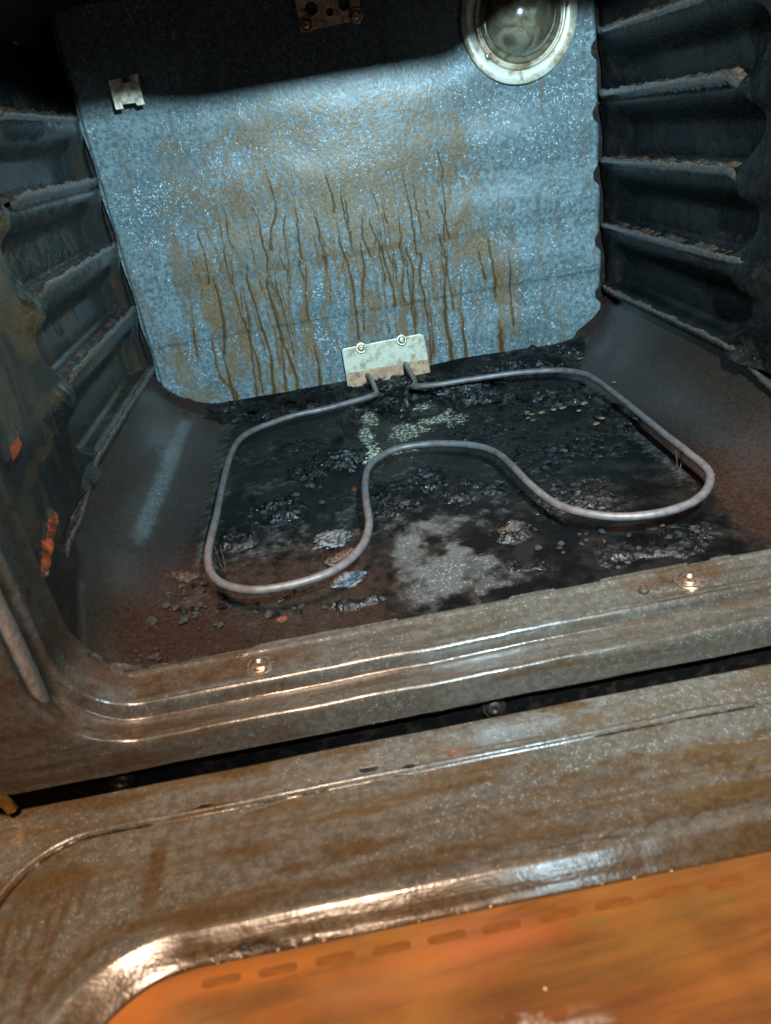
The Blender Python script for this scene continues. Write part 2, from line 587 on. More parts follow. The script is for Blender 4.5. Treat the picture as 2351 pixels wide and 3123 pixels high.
def recess(y, z):
    """how far the wall is pressed out between two ledges"""
    out = np.zeros_like(y)
    for i, zt in enumerate(ZL):
        t = (zt - z)
        pitch = 0.072 if i < 4 else 0.072
        prof = 0.020 * sstep(0.009, 0.040, t) * (1 - sstep(pitch - 0.004, pitch - 0.001, t))
        if i == 4:
            prof = 0.014 * sstep(0.006, 0.022, t)
        k = np.clip(t / pitch, 0, 1)
        yend = 0.125 + 0.05 * (2 * k - 1) ** 2
        prof = prof * sstep(yend - 0.012, yend + 0.012, y)
        out = np.where((t > 0) & (t <= pitch), np.maximum(out, prof), out)
    # above the top ledge
    t = z - ZL[0]
    up = 0.014 * sstep(0.0, 0.003, t) * sstep(0.11, 0.14, y)
    return np.where(t > 0, up, out) * (1 - 0.8 * sstep(D - 0.05, D - 0.004, y))


def wall_marks(side, Y, Z):
    n = Y.size
    if side < 0:
        grease = blobs(Y, Z, [(0.072,0.2312,0.034,0.0284,0.9), (0.0953,0.2064,0.0327,0.0241,1), (0.0167,0.1739,0.029,0.0233,0.9), (0.1068,0.1967,0.0241,0.0164,0.9), (0.1156,0.2698,0.0233,0.0225,0.7), (0.1734,0.2199,0.0614,0.0077,0.6), (0.0273,0.1216,0.0492,0.0071,0.7), (-0.0462,0.1108,0.0368,0.0124,0.8), (0.0965,0.1479,0.0398,0.008,0.6)], 5, 0.6, 60)
        rust = blobs(Y, Z, [(-0.0111,0.1495,0.0197,0.0045,0.6), (-0.0049,0.0825,0.0215,0.0067,1.3), (-0.023,0.0821,0.0214,0.0069,1.4), (-0.0401,0.0818,0.0186,0.0059,1.3), (-0.0557,0.0819,0.0114,0.0037,0.9), (0.015,0.0834,0.0136,0.0042,0.8)], 9, 0.55, 110, 0.35)
        char0 = 0.25 * fbm(Y * 20, Z * 20, 3, 3)
        pale = blobs(Y, Z, [(-0.0582,0.0806,0.009,0.0032,0.75)], 9, 0.3, 90)
        char = blobs(Y, Z, [(0.2789,0.4147,0.4064,0.0573,0.9), (0.2464,0.3448,0.101,0.0123,0.8), (0.2347,0.2337,0.1434,0.0633,0.42), (0.105,0.1335,0.0645,0.0107,0.4), (-0.0249,0.0518,0.0427,0.0126,0.5)], 5, 0.5, 30)
    else:
        grease = blobs(Y, Z, [(0.0999,0.2064,0.0216,0.0234,0.8), (0.0971,0.1365,0.0226,0.0256,1), (0.1108,0.0751,0.0409,0.016,0.9), (0.2019,0.1684,0.0925,0.0121,0.5), (0.1549,0.1957,0.0428,0.0146,0.6), (0.1975,0.1105,0.0805,0.0172,0.5)], 5, 0.6, 60)
        rust = blobs(Y, Z, [(0.1769,0.0799,0.0412,0.0087,0.2)], 9, 0.5, 90)
        pale = blobs(Y, Z, [(0.1108,0.0751,0.0211,0.006,0.35)], 9, 0.5, 90)
        char = 0.55 + 0.3 * fbm(Y * 20, Z * 20, 3, 3) * (1 - sstep(0.10, 0.16, -Y + 0.2)) + blobs(Y, Z, [(0.2097,0.2703,0.1077,0.0216,0.7), (0.2503,0.1929,0.1171,0.0252,0.5), (0.257,0.3265,0.1364,0.0178,0.6), (0.3008,0.0864,0.085,0.0302,0.6)], 5, 0.5, 30)  # even dark tone over the whole right wall, plus darker patches
    return attr4(grease, char, pale, rust)


def side_wall(side):
    ny = 330
    zs = []
    for i, zt in enumerate(ZL):
        zs += list(zt - np.array([0.0, .002, .006, .009, .013, .018, .023, .028, .033, .038, .043, .050, .058, .064, .068, .0695]))
    zs = np.array(sorted(set(np.round([z for z in zs if z > 0.066], 5)), reverse=True))
    up = np.concatenate([np.linspace(0.415, ZL[0] + 0.0035, 18), [ZL[0] + 0.0015]])
    zs = np.concatenate([up, zs[zs < ZL[0] + 0.001]])
    # refine
    zz = [zs[0]]
    for z in zs[1:]:
        k = max(1, int(abs(zz[-1] - z) / 0.0022))
        zz += list(np.linspace(zz[-1], z, k + 1)[1:])
    zs = np.array(zz)
    ys = np.linspace(D + 0.002, YF, ny)
    Y, Z = np.meshgrid(ys, zs)
    wob = (fbm(Y * 12, Z * 12, 21 + int(side), 2) - 0.5) * 0.0018 + (fbm(Y * 60, Z * 60, 31, 3) - 0.5) * 0.0003
    Xo = half_w(Y) + recess(Y, Z) + wob * sstep(YF, YF + 0.03, Y)
    # lumps of baked grease where the ledges end
    for i, zt in enumerate(ZL[1:]):
        yc, zc = 0.125, zt - 0.012
        d = np.sqrt(((Y - yc) / 0.035) ** 2 + ((Z - zc) / 0.018) ** 2)
        Xo -= 0.008 * (1 - sstep(0.2, 1.1, d)) * (0.6 + 0.8 * fbm(Y * 120, Z * 120, 40 + i, 3))
    if side < 0:      # swollen baked deposit along the end of the lowest ledge
        for (yc, zc, ry, rz) in [(0.0093,0.0837,0.0227,0.0068), (-0.0109,0.0832,0.0239,0.0075), (-0.0292,0.0823,0.0236,0.0072), (-0.0464,0.0816,0.0194,0.0062), (-0.0592,0.0805,0.0136,0.0044), (-0.0079,0.1482,0.0342,0.0077)]:
            d = np.sqrt(((Y - yc) / max(ry, 0.009)) ** 2 + ((Z - zc) / max(rz, 0.009)) ** 2)
            Xo = np.where(d < 1.3, np.minimum(Xo, half_w(Y) - 0.0060 * (1 - sstep(0.0, 1.3, d)) * (0.5 + 1.0 * fbm(Y * 130, Z * 130, 47, 4)) + 0.0012), Xo)
    P = np.stack([side * Xo, Y, Z], -1)
    v, q = grid(P, flip=side > 0)
    me = mesh_np('side_wall', v, q, M_liner, attrs={'marks': wall_marks(side, Y, Z)})
    return link('side_wall', me, oven, label='left ribbed side wall with grease and orange rust' if side < 0 else 'right ribbed side wall, almost black')


side_wall(-1)
side_wall(1)


# ---- floor pan with the rounded corners rising to the side walls
def floor_marks(X, Y):
    char = blobs(X, Y, [(0.0634,0.2849,0.1144,0.0996,1), (-0.1229,0.3867,0.0925,0.0565,0.9), (-0.0166,0.3621,0.0762,0.0892,1), (-0.0665,0.2133,0.0669,0.0655,0.85), (0.1146,0.1167,0.058,0.1051,0.95), (0.0998,0.012,0.0445,0.0455,1), (0.1537,-0.0174,0.0586,0.0417,0.95), (0.0487,0.0014,0.0355,0.038,1), (0.0059,0.0852,0.0553,0.0405,0.8), (-0.1413,0.1377,0.0469,0.0461,0.8), (0.0081,-0.0632,0.05,0.0096,0.9), (-0.0873,-0.0303,0.0393,0.0119,0.6), (0.0604,-0.0314,0.0245,0.0177,0.9), (-0.1733,0.0959,0.0289,0.0294,0.85), (0.1767,0.1318,0.0255,0.0546,0.8), (0.2211,-0.0059,0.035,0.0316,0.85), (-0.0932,0.0564,0.0338,0.0302,0.75), (-0.2831,0.4742,0.0392,0.0569,0.8), (-0.1516,-0.0386,0.0464,0.0171,0.45), (-0.2009,-0.0163,0.0422,0.0183,0.4)], 3, 0.5, 38, 0.4)
    brown = blobs(X, Y, [(-0.1385,-0.0189,0.1056,0.0569,0.85), (-0.2216,-0.0386,0.0676,0.0533,0.8), (0.084,-0.0335,0.0477,0.0232,0.8), (0.1687,-0.038,0.0508,0.0339,0.8), (-0.0465,-0.0057,0.0102,0.0371,0.6), (-0.0852,-0.049,0.0381,0.0271,0.8), (0.2248,0.0008,0.0266,0.0322,0.8), (0.1909,0.2452,0.08,0.0816,0.6), (0.2136,0.1252,0.0283,0.0538,0.6), (-0.0629,-0.0263,0.0197,0.0236,0.8), (-0.232,-0.0719,0.0262,0.0201,0.7)], 6, 0.5, 30, 0.45)
    clean = blobs(X, Y, [(-0.0119,-0.0217,0.0337,0.0309,1), (-0.0324,0.0176,0.0157,0.0335,0.85), (-0.0124,0.049,0.0287,0.0196,0.6), (0.0118,-0.0475,0.0154,0.0135,0.7)], 8, 0.9, 55, 0.9)
    pale = blobs(X, Y, [(-0.0363,0.3313,0.0113,0.0326,0.72), (-0.0465,0.2224,0.0147,0.0303,0.95), (-0.046,0.283,0.0089,0.0346,0.8), (0.0324,0.3179,0.0292,0.0455,0.8), (-0.0006,0.274,0.0237,0.029,0.7), (0.0526,0.2831,0.0187,0.0322,0.62), (-0.0131,0.2189,0.018,0.0211,0.5), (0.1698,0.3242,0.0273,0.0179,0.25)], 12, 0.6, 110, 0.4)
    rust = blobs(X, Y, [(-0.0688,0.1499,0.003,0.006,0.9), (-0.1348,-0.0412,0.0047,0.0046,0.8), (0.1085,-0.0144,0.0093,0.0051,0.35), (0.2056,-0.0075,0.0148,0.0161,0.3)], 14, 0.4, 90, 0.4)
    n_ = fbm(X * 30, Y * 30, 90, 4)
    char = np.maximum(char, 0.50 + 0.5 * n_)
    sd_ = sstep(0.185, 0.235, np.abs(X))
    char = char * (1 - sd_)
    brown = np.maximum(brown, 1.1 * (1 - sstep(0.0, 0.14, Y)) * (0.45 + n_))
    # left curve: painted streak of reflected light; right curve: area wiped clean of soot
    sheen_strip_ = np.exp(-((X + 0.2590 - 0.02 * (Y - 0.2) * 0.3) / (0.0078 + 0.004 * fbm(X * 60, Y * 60, 33, 3))) ** 2) * sstep(0.03, 0.14, Y) * (1 - sstep(0.40, 0.43, Y))
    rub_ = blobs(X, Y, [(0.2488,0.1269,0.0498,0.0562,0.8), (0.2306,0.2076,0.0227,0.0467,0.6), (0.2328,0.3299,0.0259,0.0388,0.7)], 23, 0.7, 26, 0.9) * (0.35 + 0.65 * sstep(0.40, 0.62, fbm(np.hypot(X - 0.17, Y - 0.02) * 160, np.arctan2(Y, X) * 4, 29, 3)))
    brown = np.maximum(brown, 1.5 * sd_) * (1 - 0.95 * sheen_strip_) * (1 - 0.35 * np.clip(rub_, 0, 1))
    char = char * (1 - 0.6 * sstep(0.12, 0.0, Y) * (1 - sstep(-0.08, -0.03, X)))
    char = char * (1 - np.clip(clean, 0, 1))
    brown = brown * (1 - np.clip(clean, 0, 1))
    return brown, char, pale, rust


ny = 330
ys = np.linspace(D + 0.002, YF, ny)
th = np.linspace(0, math.pi / 2, 34)
nx = 330
rows = []
for y in ys:
    r = float(fillet_r(y))
    a = float(half_w(y)) + 0.014 * float(sstep(-0.01, 0.08, y))
    a0 = float(half_w(y)) + float(recess(np.array([y]), np.array([0.0665]))[0])
    ztop = 0.0675
    left = []
    for tt in th[::-1]:
        sx = math.sin(tt)
        zz = r * (1 - math.cos(tt))
        xx = (a - r) + r * sx
        if zz > ztop:
            continue
        left.append((xx, zz))
    # a consistent count of points: resample by arc
    L = np.array([(a0, ztop)] + left)
    s = np.r_[0, np.cumsum(np.hypot(*np.diff(L, axis=0).T))]
    u = np.linspace(0, s[-1], 40)
    Lx = np.interp(u, s, L[:, 0])
    Lz = np.interp(u, s, L[:, 1])
    mid = np.linspace(-(a - r), (a - r), nx)[1:-1]
    row_x = np.r_[-Lx, mid, Lx[::-1]]
    row_z = np.r_[Lz, np.zeros(nx - 2), Lz[::-1]]
    rows.append(np.stack([row_x, np.full_like(row_x, y), row_z], -1))
P = np.array(rows)
P[..., 2] += (fbm(P[..., 0] * 9, P[..., 1] * 9, 71, 3) - 0.5) * 0.004 * sstep(YF, YF + 0.05, P[..., 1]) * (1 - sstep(0.16, 0.21, np.abs(P[..., 0])))
P[..., 2] += 0.012 * sstep(D - 0.03, D + 0.004, P[..., 1]) ** 2     # turned up against the back
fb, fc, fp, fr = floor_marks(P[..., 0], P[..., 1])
v, q = grid(P)
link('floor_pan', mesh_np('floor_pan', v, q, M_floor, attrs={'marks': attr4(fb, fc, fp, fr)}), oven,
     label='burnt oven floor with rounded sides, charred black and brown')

# ---- ceiling with rounded corners
ths = np.linspace(0, math.pi / 2, 12)
rr = 0.035
sec = [(-(HW + 0.014) + rr * (1 - math.cos(t)), 0.415 + rr * math.sin(t)) for t in ths]
sec += [(x, 0.4500 + 0.004 * math.cos(x * 20)) for x in np.linspace(-0.26, 0.26, 40)]
sec += [(-x, z) for x, z in sec[:12][::-1]]
ys2 = np.linspace(D + 0.002, -0.104, 90)
P = np.array([[(x, y, z) for (x, z) in sec] for y in ys2])
P[..., 2] += (fbm(P[..., 0] * 30, P[..., 1] * 30, 5, 3) - 0.5) * 0.006
v, q = grid(P, flip=True)
link('ceiling_panel', mesh_np('ceiling_panel', v, q, M_soot, attrs={'marks': attr4(P[..., 0] * 0 + 0.2)}), oven)

# ---- where the brown grease has run down the back panel
RUNS = [
    ([(-0.1662,0.2147), (-0.1647,0.1988), (-0.1647,0.1764), (-0.1677,0.1573), (-0.1679,0.1261), (-0.1643,0.1048), (-0.1635,0.0836), (-0.1611,0.0557), (-0.1637,0.0153)], 1.0),
    ([(-0.1508,0.2328), (-0.1445,0.2112), (-0.1434,0.1809), (-0.1501,0.1598), (-0.1477,0.1311), (-0.1463,0.1074), (-0.1438,0.0771), (-0.1447,0.0466), (-0.1492,0.0126)], 1.1),
    ([(-0.1295,0.219), (-0.1233,0.2077), (-0.1206,0.1877), (-0.1244,0.1582), (-0.1285,0.1451), (-0.1258,0.1187), (-0.1247,0.089), (-0.1214,0.0545), (-0.1177,0.0292), (-0.1176,0.0003)], 1.3),
    ([(-0.0938,0.2993), (-0.1017,0.2761), (-0.0984,0.2425), (-0.1006,0.2251), (-0.1121,0.2006), (-0.1135,0.1871)], 1.0),
    ([(-0.0429,0.2566), (-0.0428,0.2285), (-0.0322,0.2083), (-0.032,0.1788), (-0.0276,0.1559), (-0.0269,0.1432), (-0.0251,0.1272), (-0.0278,0.1015), (-0.0285,0.0623)], 0.9),
    ([(-0.0069,0.2227), (-0.001,0.2084), (-0.0087,0.1728), (-0.0085,0.1467), (-0.0148,0.1193), (-0.0207,0.0734)], 0.9),
    ([(0.0115,0.2172), (0.0093,0.1858), (0.0155,0.1677), (0.0193,0.1364), (0.0225,0.1156), (0.0224,0.095)], 0.9),
    ([(-0.1966,0.1952), (-0.1901,0.1667), (-0.1883,0.1381), (-0.1919,0.1011), (-0.1984,0.0751)], 1.6),
    ([(-0.2038,0.1464), (-0.207,0.1124), (-0.2099,0.0832), (-0.2115,0.0467), (-0.1989,0.0251), (-0.1974,0.0065)], 1.1),
    ([(-0.0901,0.1061), (-0.0856,0.0666), (-0.0868,0.0297), (-0.0892,0.0013)], 1.5),
    ([(0.0362,0.2189), (0.0371,0.1949), (0.0416,0.1751), (0.0383,0.1639), (0.0397,0.1418), (0.0348,0.1197), (0.0337,0.0994)], 0.9),
    ([(0.046,0.2173), (0.0481,0.1931), (0.0452,0.1606), (0.0452,0.16), (0.0498,0.1312), (0.046,0.103), (0.0447,0.0677)], 0.9),
    ([(0.0588,0.2173), (0.0542,0.1837), (0.0567,0.1559), (0.0615,0.1491), (0.0582,0.1242), (0.0602,0.0948), (0.0616,0.0587), (0.058,0.0154)], 1.0),
    ([(0.078,0.2325), (0.083,0.2057), (0.0853,0.1786), (0.0911,0.1502), (0.0916,0.1297), (0.0869,0.1045), (0.0842,0.0666), (0.086,0.0295), (0.0859,0.0009)], 1.5),
    ([(0.1208,0.1528), (0.1154,0.129), (0.1063,0.0983), (0.1049,0.057), (0.1059,0.0259), (0.1039,0.007)], 1.0),
    ([(0.1527,0.0781), (0.152,0.0486), (0.153,0.0241), (0.1527,0.0049)], 2.2),
    ([(-0.1333,0.26), (-0.1275,0.2391), (-0.1215,0.2177), (-0.1229,0.1971), (-0.12,0.1753)], 0.7),
    ([(-0.0328,0.2784), (-0.0346,0.2543), (-0.0325,0.2339), (-0.0325,0.2161)], 0.8),
    ([(-0.1886,0.254), (-0.1935,0.2193), (-0.1925,0.1876), (-0.1955,0.161)], 0.8),
    ([(-0.0854,0.2524), (-0.0875,0.2276), (-0.096,0.2032), (-0.0972,0.1715), (-0.1006,0.1391)], 0.6),
    ([(-0.075,0.1892), (-0.0775,0.1573), (-0.0851,0.1252), (-0.0861,0.0968)], 0.7),
    ([(-0.1551,0.1813), (-0.1589,0.1492), (-0.1594,0.1155), (-0.1632,0.0871), (-0.1681,0.046), (-0.1718,0.0093)], 1.0),
    ([(-0.1981,0.1109), (-0.2,0.076), (-0.2007,0.0397), (-0.2,0.0083)], 1.3),
    ([(0.0256,0.2398), (0.025,0.2145), (0.0263,0.1936)], 0.6),
    ([(0.094,0.2137), (0.0949,0.1928), (0.0981,0.1712)], 0.7),
    ([(0.1719,0.1697), (0.1702,0.1264), (0.1691,0.081), (0.1688,0.0456)], 1.0),
    ([(0.1469,0.1791), (0.1474,0.1468), (0.1503,0.1129), (0.1502,0.0843)], 1.2),
    ([(0.1341,0.1652), (0.1345,0.1324), (0.1382,0.1094)], 1.1),
    ([(-0.122,0.1539), (-0.1253,0.1209), (-0.1259,0.0863), (-0.1288,0.0509), (-0.1329,0.0146)], 0.9),
    ([(-0.2164,0.1916), (-0.222,0.1546), (-0.2268,0.116), (-0.2328,0.076)], 0.7),
    ([(0.0655,0.099), (0.0653,0.064), (0.0632,0.0281)], 1.0),
]

rs_ = random.Random(5)
for _ in range(52):
    x0 = rs_.choice((rs_.gauss(-0.14, 0.03), rs_.gauss(0.02, 0.045), rs_.uniform(-0.20, 0.10)))
    z0 = rs_.uniform(0.17, 0.285)
    L_ = rs_.uniform(0.04, 0.16)
    dx_ = rs_.uniform(-0.001, 0.0012)
    RUNS.append(([(x0 + dx_ * k + rs_.gauss(0, 0.0012), z0 - L_ * k / 5) for k in range(6)], rs_.uniform(0.25, 0.7)))

# ---- back panel: scalloped right edge, pressed bands, grease runs
bx = np.linspace(-0.2915, 0.2915, 740)
bz = np.linspace(0.456, 0.000, 600)
X, Z = np.meshgrid(bx, bz)
SC = [(0.2892,0.334), (0.2878,0.2703), (0.2863,0.2047), (0.2846,0.1294), (0.2832,0.0636)]
cut = np.zeros_like(X)
for (sx, sz) in SC:
    cut = np.maximum(cut, 0.0085 * (1 - sstep(0.15, 1.0, np.sqrt(((Z - sz) / 0.015) ** 2))))
for zt in ZL:
    cut = np.maximum(cut, 0.0)
edge_l = 0.0010 * np.sin(Z * 2 * math.pi / 0.072) + 0.001
Xs = np.where(X > 0, X * ((0.2875 - cut) / 0.2915), X * ((0.2900 - edge_l) / 0.2915))
# rounded lower corners
rc = 0.016
for s in (-1, 1):
    ex = 0.2885 if s < 0 else 0.2875
    dz = np.clip(rc - Z, 0, rc)
    lim = ex - rc + np.sqrt(np.clip(rc ** 2 - dz ** 2, 0, None))
    Xs = np.where((s * Xs > 0) & (dz > 0), Xs * lim / ex, Xs)
yb = np.full_like(Xs, D)
yb = yb + (0.0008 + 0.0014 * sstep(0.05, 0.2, Xs)) * np.sin(Z * 2 * math.pi / 0.072 + 0.8) * sstep(-0.05, 0.24, np.abs(Xs))
yb = yb + 0.0009 * np.sin(Z * 34 + Xs * 4) + (fbm(Xs * 9, Z * 9, 8, 3) - 0.5) * 0.0035
yb = yb - 0.0016 * sstep(0.092, 0.098, Z) - 0.0014 * sstep(0.160, 0.170, Z)
# diagonal crease running down to the right corner
ca, cb = [(0.1596,0.0896), (0.2742,0.0009)]
dx, dz = cb[0] - ca[0], cb[1] - ca[1]
ln = math.hypot(dx, dz)
tt = ((Xs - ca[0]) * dx + (Z - ca[1]) * dz) / ln ** 2
dd = ((Xs - ca[0]) * dz - (Z - ca[1]) * dx) / ln
yb = yb - 0.0085 * sstep(-0.008, 0.008, dd) * np.exp(-np.clip(dd, 0, None) / 0.045) * sstep(-0.15, 0.35, tt) * (1 - sstep(1.0, 1.15, tt))
# edge flange turned back
for s in (-1, 1):
    yb = yb + 0.004 * sstep(0.2835, 0.2885, s * Xs)
grease = blobs(Xs, Z, [(-0.198,0.1449,0.0142,0.0492,0.78), (-0.1913,0.0684,0.0147,0.041,0.6), (-0.147,0.1799,0.0324,0.0694,0.45), (-0.1466,0.0297,0.0151,0.0241,0.5), (-0.0862,0.1478,0.0221,0.0161,0.5), (-0.041,0.2353,0.0138,0.0349,0.55), (-0.0935,0.0686,0.0057,0.0411,0.6), (0.1326,0.1492,0.0217,0.0327,0.85), (0.157,0.0947,0.0082,0.0346,0.8), (0.154,0.0361,0.0054,0.0304,0.9), (0.1688,0.0927,0.0153,0.095,0.45), (-0.0391,0.2451,0.1783,0.0295,0.35), (0.1189,0.1837,0.0123,0.0316,0.62), (-0.1019,0.3033,0.0306,0.0371,0.42), (-0.1637,0.2247,0.0158,0.0558,0.42), (0.0776,0.2996,0.1059,0.028,0.25), (-0.2545,0.074,0.0168,0.0348,0.5), (-0.2503,0.0241,0.0344,0.012,0.6), (0.006,0.1864,0.022,0.0638,0.35), (-0.227,0.1934,0.0106,0.0628,0.4), (0.0793,0.1849,0.0167,0.0315,0.5), (-0.1316,0.2448,0.0631,0.0294,0.5), (-0.195,0.2698,0.0307,0.0581,0.38)], 17, 0.5, 40, 0.6)
core = np.zeros_like(Xs)
for k, (pts, w) in enumerate(RUNS):
    C_ = smooth_path(pts, 14)
    n_ = len(C_)
    ph = np.arange(n_)
    C_[:, 0] += (fbm(ph * 0.22, np.zeros(n_) + k, 90 + k, 3, 0.6) - 0.5) * 0.0032
    wn = 0.45 + 1.1 * fbm(ph * 0.12, np.zeros(n_) + k * 3.3, 190 + k, 3, 0.6)
    for m_, (px_, pz_) in enumerate(C_):
        i0 = np.searchsorted(bx, px_ - 0.02)
        i1 = np.searchsorted(bx, px_ + 0.02)
        j0 = np.searchsorted(-bz, -(pz_ + 0.014))
        j1 = np.searchsorted(-bz, -(pz_ - 0.014))
        sx_, sz_ = Xs[j0:j1, i0:i1], Z[j0:j1, i0:i1]
        f_ = m_ / n_
        rad = (0.0020 + 0.0036 * w * f_)
        dd_ = np.sqrt(((sx_ - px_) / rad) ** 2 + ((sz_ - pz_) / (rad * 2.4)) ** 2)
        val = (0.40 + 0.40 * f_) * (1 - sstep(0.0, 1.3, dd_))
        grease[j0:j1, i0:i1] = np.maximum(grease[j0:j1, i0:i1], val)
        rad = 0.0010 * w * wn[m_] * (0.55 + 0.8 * f_) + 0.0003
        dd_ = np.sqrt(((sx_ - px_) / rad) ** 2 + ((sz_ - pz_) / (rad * 1.6)) ** 2)
        # a run is darkest along its rims and where it stopped
        val = (0.08 + 0.82 * float(sstep(0.0, 0.5, f_))) * (0.45 + 0.55 * wn[m_]) * min(1.0, 0.5 + 0.5 * w) * (1 - sstep(0.25, 1.45, dd_))
        core[j0:j1, i0:i1] = np.maximum(core[j0:j1, i0:i1], val)
# fine runs that fade in half way down the panel
fr_ = fbm(Xs * 190 + 3 * fbm(Xs * 30, Z * 30, 5, 2), Z * 11, 61, 3, 0.6)
zone = sstep(-0.22, -0.16, Xs) * (1 - sstep(0.10, 0.17, Xs)) * (0.35 + 0.65 * fbm(Xs * 14, Z * 5, 63, 2)) * (1 - sstep(0.24, 0.31, Z)) * sstep(0.0, 0.06, Z)
grease = np.maximum(grease, 1.0 * zone * sstep(0.44, 0.62, fr_))
haze_ = (1 - sstep(0.35, 1.2, np.sqrt(((Xs + 0.01) / 0.20) ** 2 + ((Z - 0.245) / 0.125) ** 2)))
haze_ = haze_ * (0.15 + 1.5 * sstep(0.42, 0.68, fbm(Xs * 260, Z * 130, 83, 4, 0.7)) * (0.4 + 0.8 * fbm(Xs * 28, Z * 12, 86, 3)))
grease = np.maximum(grease, 0.95 * haze_) * 1.45 * (0.30 + 1.15 * fbm(Xs * 210, Z * 90, 93, 4, 0.65))
spat = fbm(Xs * 240, Z * 170, 67, 4, 0.6)
zone2 = sstep(-0.22, -0.12, Xs) * (1 - sstep(0.12, 0.20, Xs)) * sstep(0.12, 0.2, Z) * (1 - sstep(0.31, 0.36, Z))
grease = np.maximum(grease, 0.75 * zone2 * sstep(0.46, 0.62, spat) * sstep(0.3, 0.6, fbm(Xs * 18, Z * 12, 69, 3)))
char = blobs(Xs, Z, [(-0.2716,0.0124,0.0288,0.0171,0.95), (-0.2197,0.0025,0.0702,0.0074,0.7), (-0.0868,-0.0055,0.1205,0.005,0.6), (0.2677,-0.0092,0.0251,0.0075,0.6)], 18, 0.4, 60, 0.4)
v, q = grid(np.stack([Xs, yb, Z], -1))
back = link('back_panel', mesh_np('back_panel', v, q, M_back, attrs={'marks': attr4(grease, char, core)}), oven,
            label='pale speckled enamel back panel streaked with brown drips')
# the dark gap behind the panel's edges
P = np.array([[(x, D + 0.012, z) for x in (-0.33, 0.33)] for z in (0.45, -0.02)])
v, q = grid(P)
link('rear_shell', mesh_np('rear_shell', v, q, M_dark), oven)


# ---- rack ledges: narrow shelves with two worn raised edges
LEDGE_FRONT = {(-1, 0): 0.20, (-1, 1): 0.165, (-1, 2): 0.150, (-1, 3): 0.150, (-1, 4): 0.000,
               (1, 0): 0.14, (1, 1): 0.15, (1, 2): 0.14, (1, 3): 0.10, (1, 4): 0.05}
for side in (-1, 1):
    for i, zt in enumerate(ZL):
        yf = LEDGE_FRONT[(side, i)]
        n = int((D - 0.004 - yf) / 0.0012)
        yy = np.linspace(D - 0.004, yf, n)
        prof = [(0.016, -0.002), (0.013, 0.0012), (0.011, 0.0020), (0.009, 0.0012), (0.006, 0.0004), (0.0035, 0.0002), (0.0015, 0.0012),
                (-0.0003, 0.0018), (-0.0014, 0.0014), (-0.0020, 0.0002), (-0.0018, -0.0014), (-0.0008, -0.0030), (0.001, -0.0045), (0.004, -0.007)]
        rows = []
        for j, y in enumerate(yy):
            a = float(half_w(y))
            fade = float(sstep(yf, yf + 0.02, y))
            step = 0.0012 * (1 if math.sin(y * 95 + i * 1.7 + side) > 0.3 else 0) + 0.0008 * (1 if math.sin(y * 210 + i) > 0.5 else 0)
            dz = 0.010 * (1 - float(sstep(0.06, 0.16, y))) * (1 if i == 4 else 0)
            droop = 0.011 * (1 - float(sstep(yf, yf + 0.035, y))) ** 1.6 * (1 if side > 0 else 0.4)
            rows.append([(side * (a - 0.0006 + px * 1.0 + (1 - fade) * 0.002), y, zt + 0.0005 + pz * 1.35 * (0.5 + 0.5 * fade) + (step if k < 9 else 0) - dz * 1.8 - droop)
                         for k, (px, pz) in enumerate(prof)])
        P = np.array(rows)
        nz = fbm(P[..., 0] * 260, P[..., 1] * 260, 60 + i + 10 * side, 4, z=P[..., 2] * 260) - 0.5
        P[..., 2] += nz * 0.0016
        P[..., 0] += nz * 0.0010 * side
        v, q = grid(P, flip=side < 0)
        link('rack_ledge', mesh_np('rack_ledge', v, q, M_ledge), oven)

# ---- front frame: rolled lip, gasket channel, bead and face, swept round the opening
A0, R0, Z0 = 0.268, 0.050, 0.0
path = []     # (x, z, nx, nz) n pointing out of the opening
for z in np.linspace(0.52, Z0 + R0, 90):
    path.append((-A0, z, -1, 0))
for t in np.linspace(0, math.pi / 2, 26)[1:-1]:
    path.append((-(A0 - R0) - R0 * math.cos(t), Z0 + R0 - R0 * math.sin(t), -math.cos(t), -math.sin(t)))
for x in np.linspace(-(A0 - R0), (A0 - R0), 180):
    path.append((x, Z0, 0, -1))
for t in np.linspace(0, math.pi / 2, 26)[1:-1]:
    path.append(((A0 - R0) + R0 * math.sin(t), Z0 + R0 - R0 * math.cos(t), math.sin(t), -math.cos(t)))
for z in np.linspace(Z0 + R0, 0.52, 90):
    path.append((A0, z, 1, 0))
path = np.array(path)
prof = [(-0.068, 0.0), (-0.080, -0.0002), (-0.095, -0.0010), (-0.103, -0.0020), (-0.1065, -0.0028), (-0.1085, -0.0026), (-0.1100, -0.0014), (-0.1108, 0.0005),
        (-0.1112, 0.0030), (-0.1118, 0.0055), (-0.1128, 0.0068), (-0.1150, 0.0072), (-0.1200, 0.0068), (-0.1260, 0.0058), (-0.1300, 0.0046), (-0.1325, 0.0038),
        (-0.1345, 0.0040), (-0.1360, 0.0052), (-0.1368, 0.0080), (-0.1372, 0.0120), (-0.1375, 0.0170), (-0.1378, 0.0220), (-0.1378, 0.0236), (-0.1365, 0.0242), (-0.120, 0.0242)]
